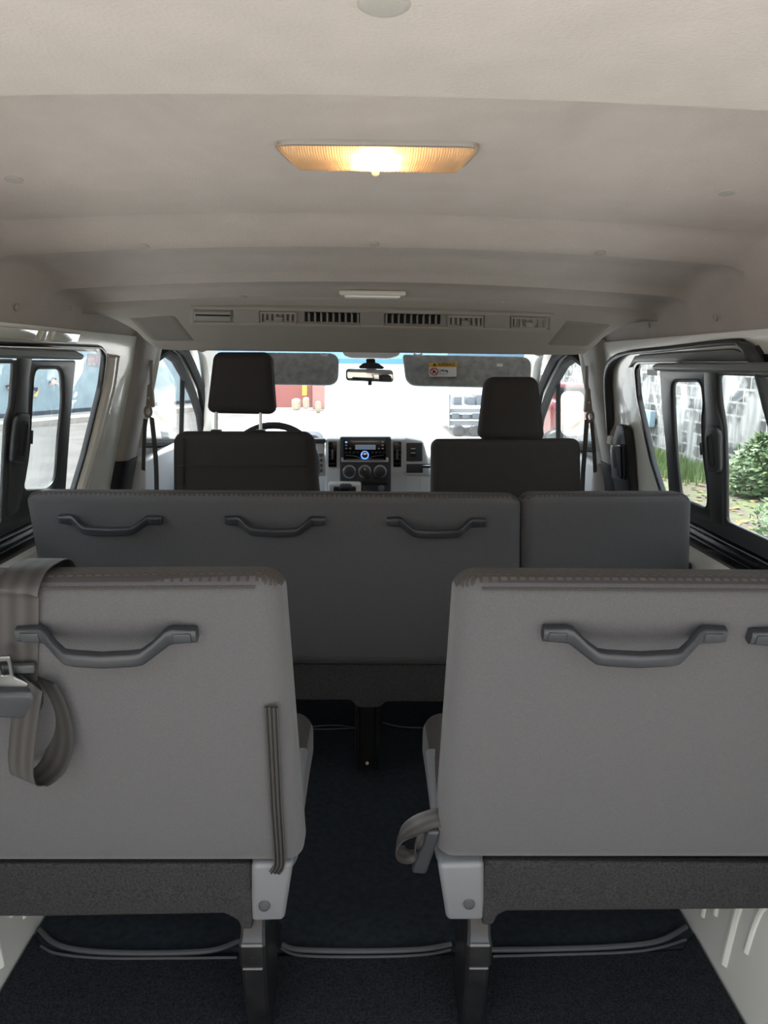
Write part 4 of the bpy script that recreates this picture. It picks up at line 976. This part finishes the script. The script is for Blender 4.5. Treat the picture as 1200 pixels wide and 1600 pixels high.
# ------------------------------------------------------------------ outside
GZ = -.65
def dirtmat():
    m = mat('street', (.5, .46, .44), .9); nt = m.node_tree; b = nt.nodes['Principled BSDF']; tc = nt.nodes.new('ShaderNodeTexCoord')
    n1 = nt.nodes.new('ShaderNodeTexNoise'); n1.inputs['Scale'].default_value = 1.2; n1.inputs['Detail'].default_value = 8
    r = nt.nodes.new('ShaderNodeValToRGB'); r.color_ramp.elements[0].position = .35; r.color_ramp.elements[0].color = (.085, .080, .077, 1); r.color_ramp.elements[1].position = .65; r.color_ramp.elements[1].color = (.125, .118, .112, 1)
    nt.links.new(tc.outputs['Object'], n1.inputs['Vector']); nt.links.new(n1.outputs['Fac'], r.inputs['Fac']); nt.links.new(r.outputs['Color'], b.inputs['Base Color']); return m
M['street'] = dirtmat()
def soilmat():
    m = mat('soil', (.3, .24, .18), 1); nt = m.node_tree; b = nt.nodes['Principled BSDF']; tc = nt.nodes.new('ShaderNodeTexCoord')
    n1 = nt.nodes.new('ShaderNodeTexNoise'); n1.inputs['Scale'].default_value = 2.5; n1.inputs['Detail'].default_value = 10; n1.inputs['Roughness'].default_value = .7
    r = nt.nodes.new('ShaderNodeValToRGB'); e = r.color_ramp.elements; e[0].position = .35; e[0].color = (.08, .068, .058, 1); e[1].position = .7; e[1].color = (.26, .225, .185, 1)
    x = e.new(.48); x.color = (.16, .132, .108, 1); x = e.new(.58); x.color = (.14, .19, .07, 1)
    nt.links.new(tc.outputs['Object'], n1.inputs['Vector']); nt.links.new(n1.outputs['Fac'], r.inputs['Fac']); nt.links.new(r.outputs['Color'], b.inputs['Base Color']); return m
M['soil'] = soilmat()
bm = new(); v = [bm.verts.new(q) for q in ((-60, -40, GZ), (60, -40, GZ), (60, 80, GZ), (-60, 80, GZ))]; bm.faces.new(v); tag(obj('ground', bm, M['street']), kind='structure')
bm = new(); box(bm, (-.3, 14, GZ+.01), (7.4, 56, .04), .01); tag(obj('bounce_slab', bm, mat('concrete', (.52, .50, .47), .9, var=.12, vscale=2)), 'pale concrete slab added under and ahead of the van to bounce light in and whiten the view', 'drive')  # added pale slab: ground ahead burns out, light bounces into the cabin
bm = new(); box(bm, (0, -6.5, GZ+1.75), (16, .3, 3.5), .01); tag(obj('rear_light_block', bm, mat('tanwall', (.30, .25, .20), .9, var=.1, vscale=2)), 'tan wall added behind the van to cut light from the rear, seen only in the mirrors', 'building')  # added wall, keeps low light from behind off the middle bench
bm = new(); box(bm, (4.65, 9, GZ+.0), (2.7, 32, .03), .01); tag(obj('garden_soil', bm, M['soil']), 'bare leaf-strewn soil strip along the right boundary wall', 'soil', kind='stuff')
# left street wall
pL = lambda x, y: onz(x, y, GZ)
a = pL(0, 662); b = pL(160, 648); dv = (b-a).normalized(); a2 = a-dv*12; b2 = b+dv*7; nv = V((dv.y, -dv.x, 0))
LW = thing('boundary_wall', 'pale blue painted street wall with black base band, across the road on the left', 'wall', a)
M['bluewall'] = mat('bluewall', (.27, .35, .39), .85, var=.14, vscale=1.6)
def strip(bm, p, q, z0, z1, th, o=0):
    nn = nv; pts_ = [p+nn*o, q+nn*o, q+nn*(o-th), p+nn*(o-th)]
    lo = [bm.verts.new((k.x, k.y, z0)) for k in pts_]; hi = [bm.verts.new((k.x, k.y, z1)) for k in pts_]
    bm.faces.new(lo); bm.faces.new(hi)
    for i in range(4): bm.faces.new((lo[i], lo[(i+1) % 4], hi[(i+1) % 4], hi[i]))
bm = new(); strip(bm, a2, b2, GZ, GZ+2.9, .2); obj('wall_face', bm, M['bluewall'], LW)
bm = new(); strip(bm, a2, b2, GZ, GZ+.28, .02, .02); obj('base_band', bm, mat('band', (.05, .06, .08), .8), LW)
bm = new(); strip(bm, a2+nv*.1, b2+nv*.1, GZ, GZ+.16, 1.6, 1.6); tag(obj('pavement', bm, mat('pave', (.42, .38, .34), .9, var=.15, vscale=3)), 'raised pale pavement at the foot of the blue street wall', 'pavement')
def onwall(x, y, o=.03): return onp(x, y, a, nv)+nv*o
bm = new(); v = [bm.verts.new(onwall(*q)) for q in ((137, 553), (154, 553), (153, 572), (135, 571))]; bm.faces.new(v); r = bmesh.ops.extrude_face_region(bm, geom=list(bm.faces)); bmesh.ops.translate(bm, vec=-nv*.02, verts=[g_ for g_ in r['geom'] if isinstance(g_, bmesh.types.BMVert)])
tag(obj('wall_sign', bm, mat('sign', (.30, .24, .24), .8, var=.3, vscale=8)), 'small brown notice on the blue wall at its right end', 'sign')
M['scrapd'] = mat('scrapd', (.04, .03, .05), .8); M['scrapo'] = mat('scrapo', (.75, .5, .2), .8); M['scrapr'] = mat('scrapr', (.5, .3, .25), .8)
for tris, lab in ((([(7, 603), (16, 600), (18, 612)], [(9, 606), (18, 612), (17, 602)]), 'leftmost torn dark scrap on the blue wall'),
                  (([(48, 606), (57, 605), (57, 612)], [(49, 619), (58, 609), (55, 620)]), 'orange and black torn scrap on the blue wall, beside the window stile'),
                  (([(75, 598), (81, 589), (88, 592)], [(73, 603), (82, 592), (91, 600), (81, 600)]), 'reddish torn scrap on the blue wall, upper one in the front pane')):
    r_ = thing('torn_scrap', lab, 'scrap', onwall(*tris[0][0], .05), 'torn scraps on the blue wall')
    for k, t3 in enumerate(tris):
        bm = new(); v = [bm.verts.new(onwall(x, y, .05+.02*k)) for x, y in t3]; bm.faces.new(v); e_ = bmesh.ops.extrude_face_region(bm, geom=list(bm.faces)); bmesh.ops.translate(bm, vec=-nv*.02, verts=[q for q in e_['geom'] if isinstance(q, bmesh.types.BMVert)])
        obj('flap', bm, (M['scrapd'], M['scrapo'])[k] if 'reddish' not in lab else (M['scrapd'], M['scrapr'])[k], r_)
# right boundary wall of weathered blocks
def blockmat():
    m = mat('blockwall', (.6, .6, .58), .9); nt = m.node_tree; b = nt.nodes['Principled BSDF']; tc = nt.nodes.new('ShaderNodeTexCoord')
    mp = nt.nodes.new('ShaderNodeMapping'); mp.inputs['Rotation'].default_value = (math.radians(90), 0, math.radians(90)); 
    sx = nt.nodes.new('ShaderNodeSeparateXYZ'); cx = nt.nodes.new('ShaderNodeCombineXYZ')
    nt.links.new(tc.outputs['Object'], sx.inputs[0]); nt.links.new(sx.outputs['Y'], cx.inputs['X']); nt.links.new(sx.outputs['Z'], cx.inputs['Y'])
    br = nt.nodes.new('ShaderNodeTexBrick'); br.inputs['Scale'].default_value = 1; br.inputs['Brick Width'].default_value = .42; br.inputs['Row Height'].default_value = .22; br.inputs['Mortar Size'].default_value = .03; br.inputs['Mortar Smooth'].default_value = .8
    nt.links.new(cx.outputs[0], br.inputs['Vector'])
    br.inputs['Color1'].default_value = (0, 0, 0, 1); br.inputs['Color2'].default_value = (.5, .5, .5, 1); br.inputs['Mortar'].default_value = (1, 1, 1, 1)
    n1 = nt.nodes.new('ShaderNodeTexNoise'); n1.inputs['Scale'].default_value = 1.6; n1.inputs['Detail'].default_value = 6; nt.links.new(cx.outputs[0], n1.inputs['Vector'])
    mp2 = nt.nodes.new('ShaderNodeMapping'); mp2.inputs['Scale'].default_value = (7, .7, 1); nt.links.new(cx.outputs[0], mp2.inputs['Vector'])
    n2 = nt.nodes.new('ShaderNodeTexNoise'); n2.inputs['Scale'].default_value = 1; n2.inputs['Detail'].default_value = 6; nt.links.new(mp2.outputs[0], n2.inputs['Vector'])
    r2 = nt.nodes.new('ShaderNodeValToRGB'); r2.color_ramp.elements[0].position = .35; r2.color_ramp.elements[0].color = (.24, .24, .24, 1); r2.color_ramp.elements[1].position = .62; r2.color_ramp.elements[1].color = (.50, .50, .50, 1); nt.links.new(n2.outputs['Fac'], r2.inputs['Fac'])
    r1 = nt.nodes.new('ShaderNodeValToRGB'); r1.color_ramp.elements[0].position = .46; r1.color_ramp.elements[1].position = .56; nt.links.new(n1.outputs['Fac'], r1.inputs['Fac'])
    inv = nt.nodes.new('ShaderNodeMath'); inv.operation = 'SUBTRACT'; inv.inputs[0].default_value = 1; nt.links.new(br.outputs['Color'], inv.inputs[1])
    mu = nt.nodes.new('ShaderNodeMath'); mu.operation = 'MULTIPLY'; nt.links.new(inv.outputs[0], mu.inputs[0]); nt.links.new(r1.outputs['Color'], mu.inputs[1])
    mx = nt.nodes.new('ShaderNodeMixRGB'); mx.inputs[2].default_value = (.05, .05, .05, 1); nt.links.new(mu.outputs[0], mx.inputs[0]); nt.links.new(r2.outputs['Color'], mx.inputs[1]); nt.links.new(mx.outputs[0], b.inputs['Base Color']); return m
bm = new(); box(bm, (6.2, 14, GZ+1.7), (.2, 34, 3.4), .01); tag(obj('block_wall', bm, blockmat(), origin=(0, 0, 0)), 'weathered white concrete block wall outside the right windows', 'wall')
bm = new(); q = onp(1013, 652, V((6.1, 0, 0)), V((1, 0, 0))); box(bm, (6.0, q.y, q.z), (.12, 1.1, .35), .02); MB_ = obj('meter_box', bm, mat('meter', (.30, .42, .52), .6)); tag(MB_, 'blue grey box fixed to the block wall, seen behind the right fixed glass', 'box')
# shrubs
def leafmat(n_, c, c2):
    m = mat(n_, c, .5); nt = m.node_tree; b = nt.nodes['Principled BSDF']; oi = nt.nodes.new('ShaderNodeNewGeometry'); r = nt.nodes.new('ShaderNodeValToRGB')
    r.color_ramp.elements[0].color = (*c, 1); r.color_ramp.elements[1].color = (*c2, 1); nt.links.new(oi.outputs['Random Per Island'], r.inputs['Fac']); nt.links.new(r.outputs['Color'], b.inputs['Base Color']); return m
M['leaf'] = leafmat('leaf', (.05, .10, .035), (.20, .27, .13))
M['grass'] = leafmat('grass', (.09, .16, .04), (.24, .32, .13))
M['dryleaf'] = leafmat('dryleaf', (.30, .18, .04), (.35, .28, .12))
def shrub(base, w, h, nl, lab, ls=.10):
    r_ = thing('leafy_shrub', lab, 'shrub', base); bm = new(); rnd = random.Random(nl)
    for k in range(nl):
        a_ = rnd.uniform(0, 2*math.pi); zz = rnd.uniform(.0, 1); rr = w*(rnd.random()**.5)*math.sin(math.pi*min(.97, .25+zz*.75))
        c = base+V((rr*math.cos(a_), rr*math.sin(a_), .05+h*zz)); d = V((rnd.uniform(-1, 1), rnd.uniform(-1, 1), rnd.uniform(-.3, .7))).normalized(); s = d.orthogonal().normalized()
        L_ = ls*rnd.uniform(.6, 1.2); v = [bm.verts.new(c+q) for q in (V((0, 0, 0)), d*L_*.45+s*L_*.22, d*L_, d*L_*.45-s*L_*.22)]; bm.faces.new(v)
    obj('foliage', bm, M['leaf'], r_)
    bm = new()
    for k in range(7): a_ = k*.9; tube(bm, [base, base+V((w*.4*math.cos(a_), w*.4*math.sin(a_), h*.8))], [.015, .005], 6)
    obj('stems', bm, M['soil'], r_)
shrub(onz(1206, 778, GZ)-V((.22, 0, 0)), .5, .86, 2200, 'large leafy green shrub outside the rear right window', .13)
shrub(onz(1196, 842, GZ)+V((.15, 0, 0)), .35, .45, 420, 'small low green plant in front of the large shrub, right edge', .10)
def blades(name, n_, fn_, h, mtl, lab, cat, flat=False):
    bm = new(); rnd = random.Random(3)
    for k in range(n_):
        p_ = fn_(rnd); a_ = rnd.uniform(0, 6.28); d = V((math.cos(a_), math.sin(a_), 0))
        if flat: s = V((-d.y, d.x, .2)); L_ = h*rnd.uniform(.6, 1.3); q_ = (p_, p_+d*L_*.5+s*L_*.3, p_+d*L_+V((0, 0, .02)), p_+d*L_*.5-s*L_*.3); bm.faces.new([bm.verts.new(t) for t in q_])
        else: bm.faces.new([bm.verts.new(t) for t in (p_-d*.012, p_+d*.012, p_+V((rnd.uniform(-.05, .05), rnd.uniform(-.05, .05), h*rnd.uniform(.5, 1.2))))])
    tag(obj(name, bm, mtl), lab, cat, kind='stuff')
blades('grass', 9000, lambda r: V((r.uniform(4.9, 6.05), r.triangular(12, 20, 15.5), GZ+.015)), .22, M['grass'], 'green grass at the foot of the block wall', 'grass')
blades('fallen_leaves', 500, lambda r: V((r.uniform(3.2, 6), r.uniform(7, 16), GZ+.025)), .13, M['dryleaf'], 'yellow fallen leaves scattered on the soil', 'leaves', True)
# ahead of the van
def ybox(bm, x0, y0, x1, y1, Y, dp): pbox(bm, x0, y0, x1, y1, Y, dp, .02, n=1)
g1 = thing('gate_building', 'reddish gate with pale pillar far ahead through the windscreen', 'gate', at(470, 640, 30))
bm = new(); ybox(bm, 425, 597, 488, 637, 30, .2); obj('gate_leaf', bm, mat('gatered', (.26, .07, .06), .8), g1)
bm = new(); ybox(bm, 488, 597, 507, 640, 29.8, .5); obj('gate_post', bm, mat('gatepost', (.32, .16, .14), .8), g1)
bm = new(); ybox(bm, 472, 598, 479, 618, 29.7, .3); obj('yellow_post', bm, M['yellow'], g1)
for x, y, w, lab in ((463, 632, 13, 'left'), (478, 630, 9, 'middle'), (497, 636, 8, 'right')):
    bm = new(); p_ = at(x, y, 28.5); rb(bm, (w*.012, .2, .22), .12, lambda q: V((p_.x+q.x+random.uniform(-.02, .02), p_.y+q.y, p_.z+q.z)), 3); tag(obj('rubble_sack', bm, mat('sack', (.30, .26, .2), .9)), 'pale sack in front of the red gate, the %s one' % lab, 'sack', 'sacks by the red gate')
bm = new(); ybox(bm, 508, 560, 700, 642, 34, .3); tag(obj('turquoise_fence', bm, mat('turq', (.62, .85, .83), .8)), 'pale turquoise wall beyond the road, ahead of the van', 'wall')
bm = new(); ybox(bm, 200, 560, 424, 632, 36, .3); ybox(bm, 700, 540, 1000, 632, 40, .3); tag(obj('far_building', bm, mat('farb', (.6, .58, .55), .8)), 'far pale buildings on both sides of the turquoise wall', 'building')
T = thing('truck', 'pale grey parked truck with crates behind the passenger headrest, seen through the windscreen', 'truck', at(735, 680, 20))
tg = mat('truckgrey', (.26, .29, .31), .6); td = mat('truckdark', (.10, .12, .14), .6)
bm = new(); ybox(bm, 703, 634, 800, 670, 20, 3.5); obj('truck_body', bm, tg, T)
for y in (636, 645, 655, 665): bm = new(); ybox(bm, 702, y, 801, y+3, 19.9, .1); obj('side_rail', bm, M['white'], T)
for k, x in enumerate((706, 722, 738)): bm = new(); ybox(bm, x, 646+(k % 2)*2, x+12, 655, 19.85, .1); obj('panel', bm, td, T)
for x in (709, 730, 744): bm = new(); ybox(bm, x, 617+(x % 3)*3, x+13, 634, 20.3, .8); obj('crate', bm, td, T)
bm = new(); ybox(bm, 702, 616, 704, 672, 19.9, .1); obj('stake', bm, td, T)
for x in (716, 742, 790): c = at(x, 672, 19.8); bm = new(); disc(bm, c+V((0, 0, -.02)), (0, -1, 0), .16, .15); obj('wheel', bm, M['black'], T)
CR = thing('parked_car', 'dark red parked vehicle seen through the right front door window', 'car', onz(885, 690, GZ))
cY = 11.0
def cb(bm, x0, y0, x1, y1, Y, dp, r=.1): pbox(bm, x0, y0, x1, y1, Y, dp, r, n=3)
bm = new(); cb(bm, 862, 625, 925, 690, cY, 4); obj('car_body', bm, mat('carred', (.20, .03, .035), .35, coat=.5), CR)
bm = new(); cb(bm, 866, 600, 925, 632, cY+.4, 2.6); obj('car_cabin', bm, mat('carcab', (.16, .03, .035), .3), CR)
bm = new(); cb(bm, 870, 605, 920, 624, cY+.36, .1, .03); obj('car_window', bm, M['gloss'], CR)
for x in (870, 918): bm = new(); disc(bm, at(x, 700, cY), (0, -1, 0), .28, .2); obj('wheel', bm, M['black'], CR)

# ------------------------------------------------------------------ light
sc = bpy.context.scene
w = bpy.data.worlds.new('world'); sc.world = w; w.use_nodes = True; nt = w.node_tree; bg = nt.nodes['Background']
tc = nt.nodes.new('ShaderNodeTexCoord'); sp_ = nt.nodes.new('ShaderNodeSeparateXYZ'); rr = nt.nodes.new('ShaderNodeValToRGB')
rr.color_ramp.elements[0].position = .0; rr.color_ramp.elements[0].color = (.95, .97, 1, 1); rr.color_ramp.elements[1].position = .8; rr.color_ramp.elements[1].color = (.80, .90, 1, 1)
nt.links.new(tc.outputs['Generated'], sp_.inputs[0]); nt.links.new(sp_.outputs['Z'], rr.inputs['Fac']); nt.links.new(rr.outputs['Color'], bg.inputs['Color'])
bg.inputs['Strength'].default_value = 1.0
s = bpy.data.lights.new('sun', 'SUN'); s.energy = 3.5; s.angle = math.radians(3); s.color = (1, .96, .9)
so = bpy.data.objects.new('sun', s); C.objects.link(so); so.rotation_euler = V((.25, -.35, -1)).to_track_quat('-Z', 'Y').to_euler()
sc.view_settings.view_transform = 'Standard'; sc.view_settings.look = 'None'; sc.view_settings.gamma = 1; sc.view_settings.use_curve_mapping = False
sc.view_settings.exposure = 2.0
